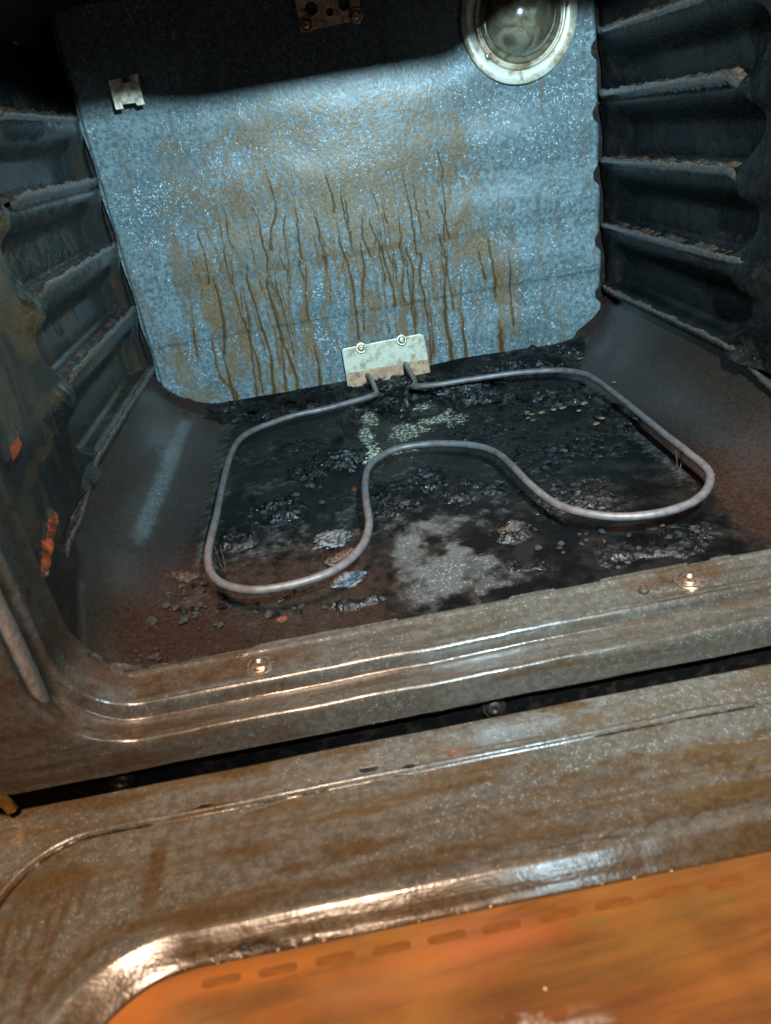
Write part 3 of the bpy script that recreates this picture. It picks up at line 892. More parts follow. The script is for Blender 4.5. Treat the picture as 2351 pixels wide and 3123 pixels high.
# denser profile
pr_ = smooth_path(prof, 3)
P = np.zeros((len(pr_), len(path), 3))
for k, (py, pn) in enumerate(pr_):
    # beyond the bead the frame becomes a flat rectangular face
    sq = float(sstep(0.009, 0.020, pn))
    cxp = np.clip(path[:, 0], -(A0 - R0), A0 - R0)
    czp = np.maximum(path[:, 1], Z0 + R0)
    big = 1.0 / np.maximum(np.maximum(np.abs(path[:, 2]), np.abs(path[:, 3])), 1e-6)
    f_ = (R0 + pn) * (1 - sq + sq * big)
    P[k, :, 0] = cxp + path[:, 2] * (f_ + sq * 0.045)
    P[k, :, 1] = py
    P[k, :, 2] = czp + path[:, 3] * f_
w = (fbm(P[..., 0] * 25, P[..., 1] * 25, 77, 3, z=P[..., 2] * 25 + 3) - 0.5) * 0.0014
P[..., 1] += w
P[..., 2] += w * (np.abs(P[..., 0]) < 0.25)
gr = blobs(P[..., 0], P[..., 1], [(-0.2329,-0.0836,0.0696,0.0125,0.75), (-0.1517,-0.0934,0.0486,0.0094,0.75), (-0.2246,-0.1289,0.0089,0.0058,0.8), (0.0837,-0.0798,0.017,0.007,0.5), (-0.0441,-0.0763,0.0593,0.0071,0.4), (0.1485,-0.0801,0.0192,0.0071,0.55), (-0.2796,-0.07,0.0136,0.0199,0.6)], 4, 0.5, 50)
chf = blobs(P[..., 0], P[..., 1], [(-0.2325,-0.0693,0.0392,0.0103,0.5), (-0.0425,-0.0745,0.0531,0.0052,0.4)], 4, 0.5, 70)
kp = np.repeat(pr_[:, 0][:, None], P.shape[1], 1)
ng = fbm(P[..., 0] * 30, P[..., 1] * 140, 15, 4, z=P[..., 2] * 60 + 3)
gr = np.maximum(gr, 0.85 * np.exp(-((kp + 0.1128) / 0.0016) ** 2) * (0.4 + 0.9 * ng))
gr = np.maximum(gr, 0.75 * np.exp(-((kp + 0.1330) / 0.0012) ** 2) * (0.2 + 0.9 * ng))
gr = np.maximum(gr, 0.9 * sstep(0.040, 0.055, -kp - 0.0 * kp + 0 * kp) * 0 + 0.6 * sstep(0.50, 0.68, ng))
v, q = grid(P, flip=True)
link('front_frame', mesh_np('front_frame', v, q, M_frame, attrs={'marks': attr4(gr, chf)}), oven,
     label='rolled enamel front frame lip around the oven mouth')
# raised strip along the front of the floor that carries the screws
sx = np.linspace(-0.256, 0.262, 260)
sp = [(-0.0700, -0.0012), (-0.0730, 0.0006), (-0.0752, 0.0030), (-0.0775, 0.0044), (-0.0800, 0.0042), (-0.0830, 0.0030), (-0.0900, 0.0024), (-0.0980, 0.0022),
      (-0.1030, 0.0026), (-0.1062, 0.0036), (-0.1085, 0.0030)]
sp = smooth_path(sp, 3)
P = np.array([[(x, y, z) for (y, z) in sp] for x in sx])
e = sstep(-0.256, -0.249, P[..., 0]) * (1 - sstep(0.255, 0.262, P[..., 0]))
P[..., 2] = -0.001 + (P[..., 2] + 0.001) * e + (fbm(P[..., 0] * 40, P[..., 1] * 90, 5, 4) - 0.5) * 0.0012
gr = blobs(P[..., 0], P[..., 1], [(-0.1671,-0.0904,0.0516,0.0144,0.8), (-0.2125,-0.091,0.0373,0.0143,0.7), (-0.0121,-0.0834,0.0459,0.008,0.35), (0.1394,-0.0845,0.0373,0.012,0.75), (0.1053,-0.09,0.0082,0.005,0.6)], 4, 0.5, 60)
v, q = grid(P)
strip = link('sill_strip', mesh_np('sill_strip', v, q, M_frame, attrs={'marks': attr4(gr, gr * 0.4)}), oven, label='raised enamel strip along the front of the oven floor')
# kick strip below the frame, seen through the door gap
P = np.array([[(x, -0.1305, z) for z in np.linspace(-0.0225, -0.080, 12)] for x in np.linspace(-0.40, 0.40, 200)])
P[..., 1] += (fbm(P[..., 0] * 50, P[..., 2] * 50, 2, 4) - 0.5) * 0.003
v, q = grid(P)
link('lower_trim', mesh_np('lower_trim', v, q, M_dark), oven)


def screw(x, y, z, r, mat, parent, normal=(0, 0, 1), name='screw', washer=True):
    nrm = Vector(normal).normalized()
    M = Matrix.Translation((x, y, z)) @ nrm.to_track_quat('Z', 'Y').to_matrix().to_4x4()
    prof = []
    if washer:
        prof += [(r * 1.5, -0.001), (r * 1.5, 0.0004), (r * 1.4, 0.0008), (r * 1.05, 0.0009)]
    prof += [(r, 0.0006), (r, 0.0016), (r * 0.93, 0.0024), (r * 0.7, 0.0031), (r * 0.45, 0.0034), (r * 0.40, 0.0034), (r * 0.36, 0.0020), (0.00001, 0.0019)]
    return lathe(name, prof, mat, parent, 24, M, rough=0.0006, seed=int(abs(x) * 1000))


for (x, y) in [(-0.1483,-0.0952), (0.1387,-0.0926)]:
    screw(x, y, 0.0026, 0.0066, M_screw, oven)
screw(*[(0.1068,-0.0939)][0], 0.0020, 0.0036, M_brown, oven, washer=False)
for (x, z) in [(-0.2431,-0.0359), (-0.0063,-0.0357)]:
    screw(x, -0.1315, z, 0.0052, mat_plain('sooty_screw', (0.035, 0.020, 0.014), 0.5, metal=0.2), oven, normal=(0, -1, 0.15))

# rope gasket stub in the channel of the left jamb
P = np.array([(-0.2745 + 0.0006 * math.sin(k * 1.3), -0.1215, z) for k, z in enumerate(np.linspace(0.018, 0.42, 12))])
tube('door_gasket', P, 0.0085, M_gasket, oven, seg=16, rough=0.0008, seed=5, flat=0.6)['label'] = 'flattened tan gasket strip in the left frame channel'

# ------------------------------------------------------------------ oven lamp
LC = [(0.1994,0.3768)][0]
ML = Matrix.Translation((LC[0], 0.4505, LC[1])) @ Vector((0, -1, 0)).to_track_quat('Z', 'Y').to_matrix().to_4x4()
RO = 0.0640
ring = lathe('lamp_ring', [(RO, -0.004), (RO, 0.0006), (RO * 0.985, 0.0016), (RO * 0.80, 0.0018), (RO * 0.79, 0.0010), (RO * 0.785, -0.002)], M_ring, oven, 96, ML)
lathe('lamp_bezel', [(RO * 0.80, 0.0004), (RO * 0.795, 0.0024), (RO * 0.775, 0.0048), (RO * 0.75, 0.0056), (RO * 0.73, 0.0046), (RO * 0.725, 0.0026), (RO * 0.715, 0.0022), (RO * 0.705, 0.0036), (RO * 0.69, 0.0034), (RO * 0.68, -0.002)],
      mat_plain('greasy_bezel', (0.42, 0.36, 0.26), 0.22, metal=0.2, nscale=50, col2=(0.16, 0.085, 0.035), bump=0.2, spec=0.8), ring, 96, ML)
ring['label'] = 'cream metal lamp flange with brown grease stains'
lathe('lamp_glass', [(RO * 0.695, 0.000), (RO * 0.69, 0.006), (RO * 0.66, 0.0085), (RO * 0.62, 0.0075), (RO * 0.60, 0.0085), (RO * 0.56, 0.016), (RO * 0.47, 0.026), (RO * 0.34, 0.033), (RO * 0.2, 0.0365),
                     (RO * 0.08, 0.0378), (0.00001, 0.038)], M_bulb, ring, 96, ML)
for (x, z) in [(0.1616,0.345), (0.2497,0.3818)]:
    screw(x, 0.4488, z, 0.0038, M_screw, ring, normal=(0, -1, 0), washer=False)
# ------------------------------------------------------------------ top bracket, clip
bp_ = [(-0.0364,0.4163), (-0.0359,0.3948), (-0.0049,0.3963), (0.029,0.3974), (0.0305,0.4265), (-0.0369,0.4277)]
import mathutils
cx = sum(p[0] for p in bp_) / 6
cz = sum(p[1] for p in bp_) / 6


def circ(x, z, r, n=18):
    return [(x + r * math.cos(2 * math.pi * k / n), z + r * math.sin(2 * math.pi * k / n)) for k in range(n)]


hl = [(-0.0211,0.4142), (-0.0026,0.4084), (0.0135,0.4135)]
MB = Matrix(((1, 0, 0, 0), (0, 0, -1, 0.4475), (0, 1, 0, 0), (0, 0, 0, 1)))
br = prism('hanger_bracket', bp_, 0.0022, M_bracket, oven, 0.0005, [circ(hl[0][0], hl[0][1], 0.0065), circ(hl[1][0], hl[1][1], 0.0038), circ(hl[2][0], hl[2][1], 0.0065)], MB)
br['label'] = 'tan perforated bracket at the top of the back panel'
for (x, z) in [(-0.0291,0.4015), (0.0236,0.4016)]:
    screw(x, 0.4450, z, 0.0052, M_screw, br, normal=(0, -1, 0))
tz = [(-0.2426,0.3797), (-0.2286,0.3806), (-0.229,0.376), (-0.2254,0.375), (-0.2196,0.3763), (-0.2206,0.3811), (-0.2115,0.3819), (-0.2124,0.3692), (-0.2121,0.3534), (-0.2201,0.3533), (-0.2213,0.3561), (-0.2351,0.3564), (-0.2353,0.3525), (-0.2432,0.3528), (-0.2433,0.359), (-0.2431,0.3672)]
zc = sum(p[1] for p in tz) / len(tz)
cl = prism('sensor_clip', [(p[0], p[1]) for p in tz], 0.0025, M_clip, oven, 0.0007, [], Matrix(((1, 0, 0, 0), (0, 0, -1, 0.4375), (0, 1, 0, 0), (0, 0, 0, 1))))
cl['label'] = 'small cream H-shaped clip on the upper left of the back panel'

# ------------------------------------------------------------------ bake element
elem = empty('heating_element', 'bare looped tubular bake element standing just above the charred oven floor', 'heating element', loc=(0, 0.2, 0))
ELZ = 0.022
pts = [(-0.0297,0.3467), (-0.0426,0.3421), (-0.0647,0.336), (-0.0919,0.3297), (-0.1186,0.3283), (-0.1501,0.3141), (-0.1703,0.2993), (-0.1826,0.2743), (-0.1883,0.2252), (-0.1898,0.1633), (-0.1897,0.1047), (-0.1904,0.0584), (-0.1896,0.0278), (-0.1847,0.0029), (-0.1754,-0.0148), (-0.162,-0.0271), (-0.1467,-0.0343), (-0.1301,-0.0358), (-0.1136,-0.0342), (-0.0967,-0.0289), (-0.0833,-0.0187), (-0.0726,-0.0042), (-0.0652,0.0149), (-0.0612,0.0391), (-0.0605,0.073), (-0.0584,0.1099), (-0.0521,0.1435), (-0.0394,0.1646), (-0.0203,0.1753), (0,0.175), (0.0194,0.169), (0.0393,0.1566), (0.0538,0.1423), (0.0639,0.1213), (0.0687,0.0912), (0.0724,0.0542), (0.0772,0.0253), (0.0837,0.0051), (0.0958,-0.0119), (0.112,-0.0246), (0.13,-0.0313), (0.1502,-0.0321), (0.1697,-0.0273), (0.1867,-0.0155), (0.2,0.0022), (0.2065,0.0209), (0.2074,0.0465), (0.2071,0.0927), (0.2076,0.153), (0.2078,0.2227), (0.2063,0.2651), (0.201,0.2935), (0.1844,0.3155), (0.161,0.3268), (0.1361,0.3352), (0.1096,0.3386), (0.0775,0.3419), (0.0504,0.3437), (0.0268,0.3508)]
C = [(p[0], p[1] + 0.0, ELZ) for p in pts]
# ends bend up and go back through the terminal plate
a, b = C[0], C[-1]
ta, tb = [(-0.0266,0.0075), (0.0243,0.0081)]
head = [(ta[0], 0.470, 0.016), (ta[0], 0.452, 0.016), (ta[0] + 0.003, 0.430, 0.016), (ta[0] + 0.004, a[1] + 0.030, 0.017), (a[0] + 0.006, a[1] + 0.010, 0.020)]
tail = [(b[0] - 0.006, b[1] + 0.008, 0.020), (tb[0] + 0.001, b[1] + 0.024, 0.020), (tb[0], 0.440, 0.022), (tb[0], 0.455, 0.022), (tb[0], 0.470, 0.022)]
tube('heating_tube', head + C + tail, 0.0032, M_rod, elem, seg=18, rough=0.0006, seed=9, n=5).location = (0, -0.2, 0)
# terminal plate
oc = [(-0.0482,0.0248), (0.0544,0.022)]
zo = 0.5 * (oc[0][1] + oc[1][1])
pc = [(-0.0533,0.0532), (-0.0512,0.0552), (0.048,0.0564), (0.0525,0.0538), (0.055,0.002), (0.0533,-0.0116), (-0.0538,-0.0143), (-0.0542,0.001)]
pc = [(p[0], p[1] - zo) for p in pc]
MP = Matrix(((1, 0, 0, 0), (0, 0, -1, 0), (0, 1, 0, 0), (0, 0, 0, 1)))
pl = prism('terminal_plate', pc, 0.0020, M_plate, elem, 0.0006, [], MP)
pl.location = (0, 0.4525 - 0.2, zo)
pl['label'] = 'pale mounting plate, rusty along its lower half'
for (x, z) in [(-0.0287,0.0525), (0.0238,0.0531)]:
    s = screw(x, 0.4500, z, 0.0046, M_screw_b, elem, normal=(0, -1, 0.2))
    s.location = (0, -0.2, 0)
# wire feet
for (px, py) in [(0.2074,0.0704), (-0.1836,0.0456)]:
    f = tube('wire_foot', [(px - 0.0025, py, ELZ), (px - 0.0022, py - 0.001, 0.012), (px - 0.001, py - 0.002, 0.0012), (px + 0.001, py - 0.002, 0.0012), (px + 0.0018, py - 0.001, 0.012), (px + 0.002, py, ELZ)],
             0.00055, M_brown, elem, seg=8)
    f.location = (0, -0.2, 0)

# ------------------------------------------------------------------ burnt crust on the floor
cx_ = np.linspace(-0.262, 0.262, 560)
cy_ = np.linspace(D + 0.004, -0.066, 520)
X, Y = np.meshgrid(cx_, cy_)
mass = blobs(X, Y, [(-0.2176,0.4396,0.0666,0.0187,0.45), (-0.1455,0.4231,0.0691,0.0217,0.7), (-0.0749,0.416,0.0447,0.0284,0.8), (-0.0007,0.395,0.0474,0.0565,1.1), (0.0186,0.3305,0.0345,0.0386,0.8), (0.0794,0.3888,0.0598,0.0402,1.1), (0.082,0.346,0.0339,0.034,1.25), (0.147,0.4028,0.0537,0.0347,1), (0.2001,0.4219,0.0436,0.036,1.2), (0.2376,0.4258,0.0241,0.0292,1.2), (0.1621,0.2985,0.0396,0.0309,0.8), (0.13,0.3175,0.0276,0.035,0.8), (-0.0792,0.2285,0.0393,0.031,1.05), (-0.0989,0.2192,0.0279,0.0235,0.8), (-0.1404,0.1341,0.0256,0.021,0.8), (-0.0327,0.0981,0.0233,0.0209,0.9), (-0.0109,0.1333,0.0398,0.0247,0.7), (0.027,0.1061,0.034,0.0265,0.6), (-0.176,0.0896,0.0189,0.017,0.8), (0.0457,0.0167,0.0167,0.0139,0.8), (0.0104,0.1561,0.0365,0.0143,0.6), (0.1051,0.1571,0.0349,0.0583,0.5), (0.1129,0.0494,0.04,0.0441,0.45), (0.1453,-0.0362,0.0486,0.021,0.42), (0.0544,-0.0292,0.0276,0.0144,0.5), (-0.1225,0.2831,0.0303,0.0348,0.5), (0.1986,0.1997,0.0348,0.0442,0.4), (0.1024,0.2523,0.0474,0.0377,0.6), (-0.0463,0.3335,0.0257,0.0445,0.6), (-0.0837,-0.0377,0.0195,0.0082,0.5), (0.0607,0.2454,0.0265,0.0323,0.55), (0.1434,0.1501,0.0448,0.0484,0.5)], 41, 0.5, 48, 0.5)
f1 = fbm(X * 100, Y * 100, 44, 5, 0.65)
f2 = 1 - np.abs(2 * fbm(X * 230, Y * 230, 47, 4, 0.65) - 1)
mass = mass * (1 - 0.9 * np.clip(blobs(X, Y, [(-0.0363,0.3313,0.0124,0.0354,0.9), (-0.0465,0.2224,0.0156,0.0348,0.95), (-0.046,0.283,0.0098,0.0397,0.9), (0.0324,0.3179,0.032,0.0509,0.8), (-0.0006,0.274,0.0237,0.0315,0.7), (-0.0136,-0.0211,0.0354,0.0409,1.1), (-0.0256,0.0381,0.0249,0.0253,0.9)], 12, 0.5, 90, 0.35), 0, 1))
f3 = fbm(X * 38, Y * 38, 52, 3)
H = mass * (0.15 + 1.0 * f1) * 0.0100 + mass * (f2 - 0.80) * 0.0065 + mass * (f3 - 0.45) * 0.020
fl = 0.0125 * sstep(D - 0.03, D + 0.004, Y) ** 2 + (fbm(X * 9, Y * 9, 71, 3) - 0.5) * 0.004 * (1 - sstep(0.16, 0.21, np.abs(X)))
Zc = fl + H - 0.0016
vis = (H > 0.0009)
keep = vis[:-1, :-1] | vis[1:, :-1] | vis[1:, 1:] | vis[:-1, 1:]
v, q = grid(np.stack([X, Y, Zc], -1), mask=keep)
used = np.unique(q)
remap = np.full(len(v), -1)
remap[used] = np.arange(len(used))
crust = link('burnt_residue', mesh_np('burnt_residue', v[used], remap[q], M_char), None, kind='stuff',
             label='thick black burnt-on residue covering the middle of the oven floor', category='burnt residue')


def lump_mesh(name, sx, sy, sz, mat, seed, sub=4, rough=0.45, freq=1.6):
    import bmesh
    bm = bmesh.new()
    bmesh.ops.create_icosphere(bm, subdivisions=sub, radius=1.0)
    co = np.array([v.co[:] for v in bm.verts])
    n = fbm(co[:, 0] * freq + seed, co[:, 1] * freq, seed, 5, 0.6, z=co[:, 2] * freq + 3.3)
    n2 = fbm(co[:, 0] * freq * 4 + seed, co[:, 1] * freq * 4, seed + 5, 4, 0.6, z=co[:, 2] * freq * 4 + 3.3)
    k = 1 + (n - 0.5) * 2 * rough + (n2 - 0.5) * rough * 0.7
    co = co * k[:, None] * np.array([sx, sy, sz])
    co[:, 2] = np.maximum(co[:, 2], -sz * 0.25)
    for v_, c in zip(bm.verts, co):
        v_.co = c
    me = bpy.data.meshes.new(name)
    bm.to_mesh(me)
    bm.free()
    me.polygons.foreach_set('use_smooth', [True] * len(me.polygons))
    me.materials.append(mat)
    return me


def lump(name, label, cat, loc, size, mat, seed, rot=0.0, group=None, sub=5, rough=0.75):
    me = lump_mesh(name, *size, mat, seed, sub, rough)
    o = link(name, me, None, label=label, category=cat)
    o.location = loc
    o.rotation_euler = (0, 0, rot)
    if group:
        o['group'] = group
    return o


LUMPS = [
    ('crust_flake', 'crumpled grey flake of ash inside the left loop of the element', 'crust', [(-0.0934,0.0575)][0], (0.014, 0.0105, 0.006), M_ash, 3, 0.3),
    ('crust_flake', 'brown crust flake directly behind the left loop front bend', 'crust', [(-0.0877,0.0222)][0], (0.013, 0.008, 0.005), M_brown, 4, 0.5),
    ('crust_flake', 'long grey flake lying in front of the element bend', 'crust', [(-0.0854,-0.01)][0], (0.013, 0.0065, 0.005), M_ash, 5, 0.25),
    ('crust_flake', 'dark charred lump at the far left inside the element', 'crust', [(-0.1788,0.0968)][0], (0.016, 0.009, 0.0045), M_char, 6, 0.1),
    ('crust_flake', 'narrow brown sliver in front left of the element', 'crust', [(-0.2206,0.0455)][0], (0.017, 0.005, 0.003), M_crumb, 8, -0.5),
    ('crust_flake', 'glossy charred mound left of the pale patch', 'crust', [(-0.0769,0.2274)][0], (0.026, 0.015, 0.009), M_char, 9, 0.1),
    ('crust_flake', 'large black lump under the right end of the terminal plate', 'crust', [(0.0826,0.3613)][0], (0.032, 0.019, 0.015), M_char, 10, 0.1),
    ('crust_flake', 'black lump between the two element ends', 'crust', [(0.007,0.3967)][0], (0.030, 0.019, 0.017), M_char, 12, 0.0),
    ('crust_flake', 'black crust heap against the back panel near the right corner', 'crust', [(0.1961,0.4284)][0], (0.034, 0.012, 0.010), M_char, 13, 0.0),
    ('crust_flake', 'short black crust heap in the far right corner', 'crust', [(0.2312,0.4156)][0], (0.022, 0.012, 0.010), M_char, 14, 0.0),
    ('crust_flake', 'brown topped flat lump near the front right of the clean patch', 'crust', [(0.0485,0.0209)][0], (0.009, 0.005, 0.002), M_brown, 15, 0.0),
    ('crust_flake', 'dark hollow lump in the middle loop of the element', 'crust', [(-0.0334,0.1004)][0], (0.014, 0.008, 0.005), M_char, 16, 0.0),
    ('crust_flake', 'low black lump behind the right part of the element', 'crust', [(0.1629,0.3012)][0], (0.024, 0.012, 0.006), M_char, 17, 0.0),
]
for (nm, lb, ct, (x, y), sz, mt, sd, rt) in LUMPS:
    lump(nm, lb, ct, (x, y, 0.001), sz, mt, sd, rt)

# jagged chunks of charcoal lying in the crust
chk = [lump_mesh('char_chunk', 1, 1, 0.75, M_char, 120 + k, 3, 0.75, 1.3) for k in range(6)]
for (cx0, cy0, rx, ry, n) in [(0.0056,0.4038,0.053,0.0441,22), (0.0889,0.3806,0.0448,0.0392,18), (0.2008,0.4249,0.0439,0.0358,18), (-0.1346,0.4324,0.0805,0.0183,14), (-0.077,0.2372,0.0282,0.0243,9), (-0.0258,0.1229,0.028,0.0185,5), (0.14,0.3154,0.032,0.0289,6), (-0.1778,0.102,0.0126,0.0088,3)]:
    for _ in range(int(n)):
        x, y = cx0 + random.gauss(0, 0.5) * rx, cy0 + random.gauss(0, 0.5) * ry
        if y > D - 0.006 or abs(x) > 0.25 or y < -0.06:
            continue
        s = random.uniform(0.0035, 0.0065) * (1.35 if y > 0.3 else 1.0) * (1.35 if random.random() < 0.2 else 1)
        o = link('char_chunk', random.choice(chk), None, label='jagged lump of black charcoal lying in the burnt residue', category='char chunk', group='black charcoal lumps in the residue')
        o.location = (x, y, s * 0.35 + (0.004 if y > 0.15 else 0.0015))
        o.scale = (s * random.uniform(0.8, 1.5), s, s * random.uniform(0.6, 1.1))
        o.rotation_euler = (random.uniform(-0.4, 0.4), random.uniform(-0.4, 0.4), random.uniform(0, 6.28))

# crumbs on the front left of the floor
cm = [lump_mesh('burnt_crumb', 1, 1, 0.8, m, 20 + k, 3, 0.95, 1.2) for k, m in enumerate((M_crumb, M_crumb, M_char, M_ash, M_crumb))]
spots = []
for (cx0, cy0, rx, ry, n) in [(-0.2163,-0.0051,0.0362,0.0368,40), (-0.2397,-0.0646,0.0233,0.0156,14), (-0.1518,-0.0326,0.0403,0.023,22), (-0.2474,0.0117,0.0227,0.0263,8), (0.0883,-0.0211,0.0485,0.0183,12), (0.1717,-0.032,0.0373,0.0235,12), (-0.1239,0.1604,0.0478,0.0395,14)]:
    for _ in range(int(n)):
        spots.append((cx0 + random.gauss(0, 0.55) * rx, cy0 + random.gauss(0, 0.55) * ry))
for k, (x, y) in enumerate(spots):
    if abs(x) > 0.25 or y < -0.066:
        continue
    s = random.uniform(0.0009, 0.0022) if random.random() < 0.85 else random.uniform(0.0022, 0.0034)
    o = link('burnt_crumb', random.choice(cm), None, label='small dark burnt crumb loose on the oven floor', category='crumb', group='burnt crumbs on the oven floor')
    o.location = (x, y, s * 0.55 + 0.0006)
    o.scale = (s, s * random.uniform(0.6, 1.1), s)
    o.rotation_euler = (0, 0, random.uniform(0, 6.28))

# glossy grease flakes towards the right rear
bm_ = [lump_mesh('grease_flake', 1, 1, 0.5, M_bead, 50 + k, 2, 0.4) for k in range(3)]
for k, (x, y) in enumerate([(0.1294,0.2437), (0.1404,0.2437), (0.1535,0.2455), (0.1636,0.2459), (0.1757,0.23), (0.1879,0.2476), (0.1637,0.2999), (0.1808,0.2777), (0.2381,0.2934), (0.235,0.3973), (0.2343,0.4158), (0.2474,0.4158), (0.123,0.2354), (0.1889,0.1993), (0.179,0.188), (0.2265,0.0466), (-0.2495,0.0333), (-0.2538,0.0675), (-0.2513,0.0271)]):
    o = link('grease_flake', bm_[k % 3], None, label='tiny glossy amber flake of hardened grease on the black floor', category='grease flake', group='amber grease flakes')
    o.location = (x, y, 0.0045 if y > 0.1 else 0.001)
    s = random.uniform(0.0018, 0.0034)
    o.scale = (s * 1.5, s, s)
    o.rotation_euler = (0, 0, random.uniform(-0.6, 0.6))

# ------------------------------------------------------------------ oven door (open, lying flat)


def rring(hw_l, hw_r, yt, yb_, r, z, n_c=30, n_t=460, n_s=110):
    pts = []
    for y in np.linspace(yb_, yt - r, n_s):
        pts.append((-hw_l, y, z))
    for t in np.linspace(0, math.pi / 2, n_c)[1:-1]:
        pts.append((-hw_l + r - r * math.cos(t), yt - r + r * math.sin(t), z))
    for x in np.linspace(-hw_l + r, hw_r - r, n_t):
        pts.append((x, yt, z))
    for t in np.linspace(0, math.pi / 2, n_c)[1:-1]:
        pts.append((hw_r - r + r * math.sin(t), yt - r + r * math.cos(t), z))
    for y in np.linspace(yt - r, yb_, n_s):
        pts.append((hw_r, y, z))
    return pts


YB = -0.62
ZD = -0.035
keys = [  # half width left, right, y top, corner radius, z
    (0.345, 0.345, -0.1400, 0.006, ZD - 0.020), (0.345, 0.345, -0.1402, 0.006, ZD - 0.004), (0.3445, 0.3445, -0.1408, 0.006, ZD - 0.001), (0.343, 0.343, -0.1425, 0.006, ZD),
    (0.332, 0.332, -0.1520, 0.020, ZD), (0.305, 0.305, -0.1640, 0.040, ZD), (0.3000, 0.3000, -0.1668, 0.044, ZD + 0.0000), (0.2980, 0.2980, -0.1682, 0.046, ZD + 0.0007), (0.2960, 0.2960, -0.1697, 0.046, ZD + 0.0004),
    (0.2945, 0.2945, -0.1712, 0.046, ZD - 0.0012), (0.2925, 0.2925, -0.1730, 0.047, ZD - 0.0018), (0.288, 0.288, -0.1790, 0.048, ZD - 0.0018), (0.275, 0.275, -0.2050, 0.052, ZD - 0.0016), (0.262, 0.262, -0.2300, 0.056, ZD - 0.0012),
    (0.2575, 0.2575, -0.2365, 0.058, ZD + 0.0000), (0.2550, 0.2550, -0.2400, 0.058, ZD + 0.0010), (0.2530, 0.2530, -0.2425, 0.058, ZD + 0.0013), (0.2505, 0.2505, -0.2450, 0.058, ZD + 0.0009), (0.2480, 0.2480, -0.2475, 0.057, ZD - 0.0003),
    (0.2445, 0.2445, -0.2510, 0.056, ZD - 0.0024), (0.2400, 0.2400, -0.2550, 0.055, ZD - 0.0052), (0.2370, 0.2370, -0.2580, 0.054, ZD - 0.0070), (0.2358, 0.2358, -0.2592, 0.054, ZD - 0.0085)]
kk = smooth_path([k for k in keys], 6)
rings = [rring(k[0], k[1], k[2], YB, k[3], k[4]) for k in kk]
P = np.array(rings)
P[..., 2] += (fbm(P[..., 0] * 12, P[..., 1] * 12, 14, 3) - 0.5) * 0.0020
P[..., 1] += 0.15
P[..., 2] += 0.035
wx, wy = P[..., 0], P[..., 1] - 0.15
gr = blobs(wx, wy, [(-0.071,-0.2327,0.074,0.0078,0.55), (0.0114,-0.2014,0.0425,0.0048,0.6), (-0.2103,-0.2092,0.0051,0.0221,0.85), (-0.2711,-0.1955,0.0188,0.0261,0.7), (-0.2678,-0.238,0.0147,0.0147,0.5), (-0.1715,-0.1621,0.0332,0.0049,0.6), (-0.2426,-0.1497,0.0176,0.0052,0.8), (-0.0352,-0.1757,0.0506,0.0047,0.5), (-0.0663,-0.2015,0.0628,0.0048,0.5), (-0.1703,-0.2417,0.0279,0.0074,0.6), (0.09,-0.2014,0.0276,0.0061,0.55), (0.1124,-0.227,0.013,0.0081,0.6), (-0.1634,-0.2027,0.0153,0.0077,0.6), (-0.1819,-0.1682,0.0138,0.0034,0.8), (-0.2191,-0.2015,0.0514,0.0077,0.35), (-0.1425,-0.2403,0.0368,0.004,0.5)], 4, 0.55, 28, 0.55)
kidx = np.repeat(np.linspace(0, len(kk) - 1, len(kk))[:, None], wx.shape[1], 1) / 6.0
ng = fbm(wx * 30, wy * 90, 12, 4)
gr = np.maximum(gr, 0.95 * sstep(16.8, 18.5, kidx) * (0.5 + 0.8 * ng))
gr = np.maximum(gr, 0.9 * np.exp(-((kidx - 9.3) / 0.7) ** 2) * (0.3 + 1.1 * ng))
gr = np.maximum(gr, 0.8 * np.exp(-((kidx - 13.4) / 0.8) ** 2) * (0.2 + 1.1 * ng))
gr = np.maximum(gr, 0.9 * (1 - sstep(3.0, 5.2, kidx)) * sstep(0.42, 0.62, ng))
rs_ = random.Random(9)
for (cx0, cy0, R_lo, R_hi, a_lo, a_hi, n_) in ((0.10, -0.33, 0.09, 0.155, 50, 120, 26), (-0.04, -0.90, 0.665, 0.725, 82, 98, 46), (-0.95, -0.22, 0.665, 0.72, -3, 2, 22), (0.16, -0.10, 0.08, 0.14, 235, 300, 16)):
    for _ in range(n_):
        cx_0, cy_0 = cx0 + rs_.gauss(0, 0.012), cy0 + rs_.gauss(0, 0.012)
        R_ = rs_.uniform(R_lo, R_hi)
        m_a = math.radians(rs_.uniform(a_lo, a_hi))
        sp_ = rs_.uniform(0.012, 0.050) / R_
        dd_ = np.abs(np.hypot(wx - cx_0, wy - cy_0) - R_)
        an_ = np.abs((np.arctan2(wy - cy_0, wx - cx_0) - m_a + math.pi) % (2 * math.pi) - math.pi)
        wd_ = rs_.uniform(0.0010, 0.0034)
        gr = np.maximum(gr, rs_.uniform(0.4, 0.9) * (1 - sstep(0.2, 1.0, dd_ / wd_)) * (1 - sstep(0.55, 1.0, an_ / sp_)))
chd = 0.62 * np.exp(-((kidx - 9.3) / 0.5) ** 2) * sstep(0.35, 0.6, ng) + blobs(wx, wy, [(-0.0654,-0.1678,0.0053,0.0021,0.9), (-0.1875,-0.1668,0.0045,0.0024,0.7), (-0.0885,-0.1636,0.0065,0.0021,0.7), (0.0033,-0.2066,0.0007,0.0018,1), (-0.151,-0.2589,0.0353,0.0055,0.45)], 4, 0.4, 90, 0.4)
rs = blobs(wx, wy, [(-0.0327,-0.1635,0.0106,0.0028,0.42)], 6, 0.5, 90, 0.4)
v, q = grid(P, flip=True)
door = link('oven_door', mesh_np('oven_door', v, q, M_door, attrs={'marks': attr4(gr, chd, gr * 0, rs)}), oven, label='open oven door lying flat, speckled enamel liner with brown smears')
door.location = (0, -0.15, -0.035)
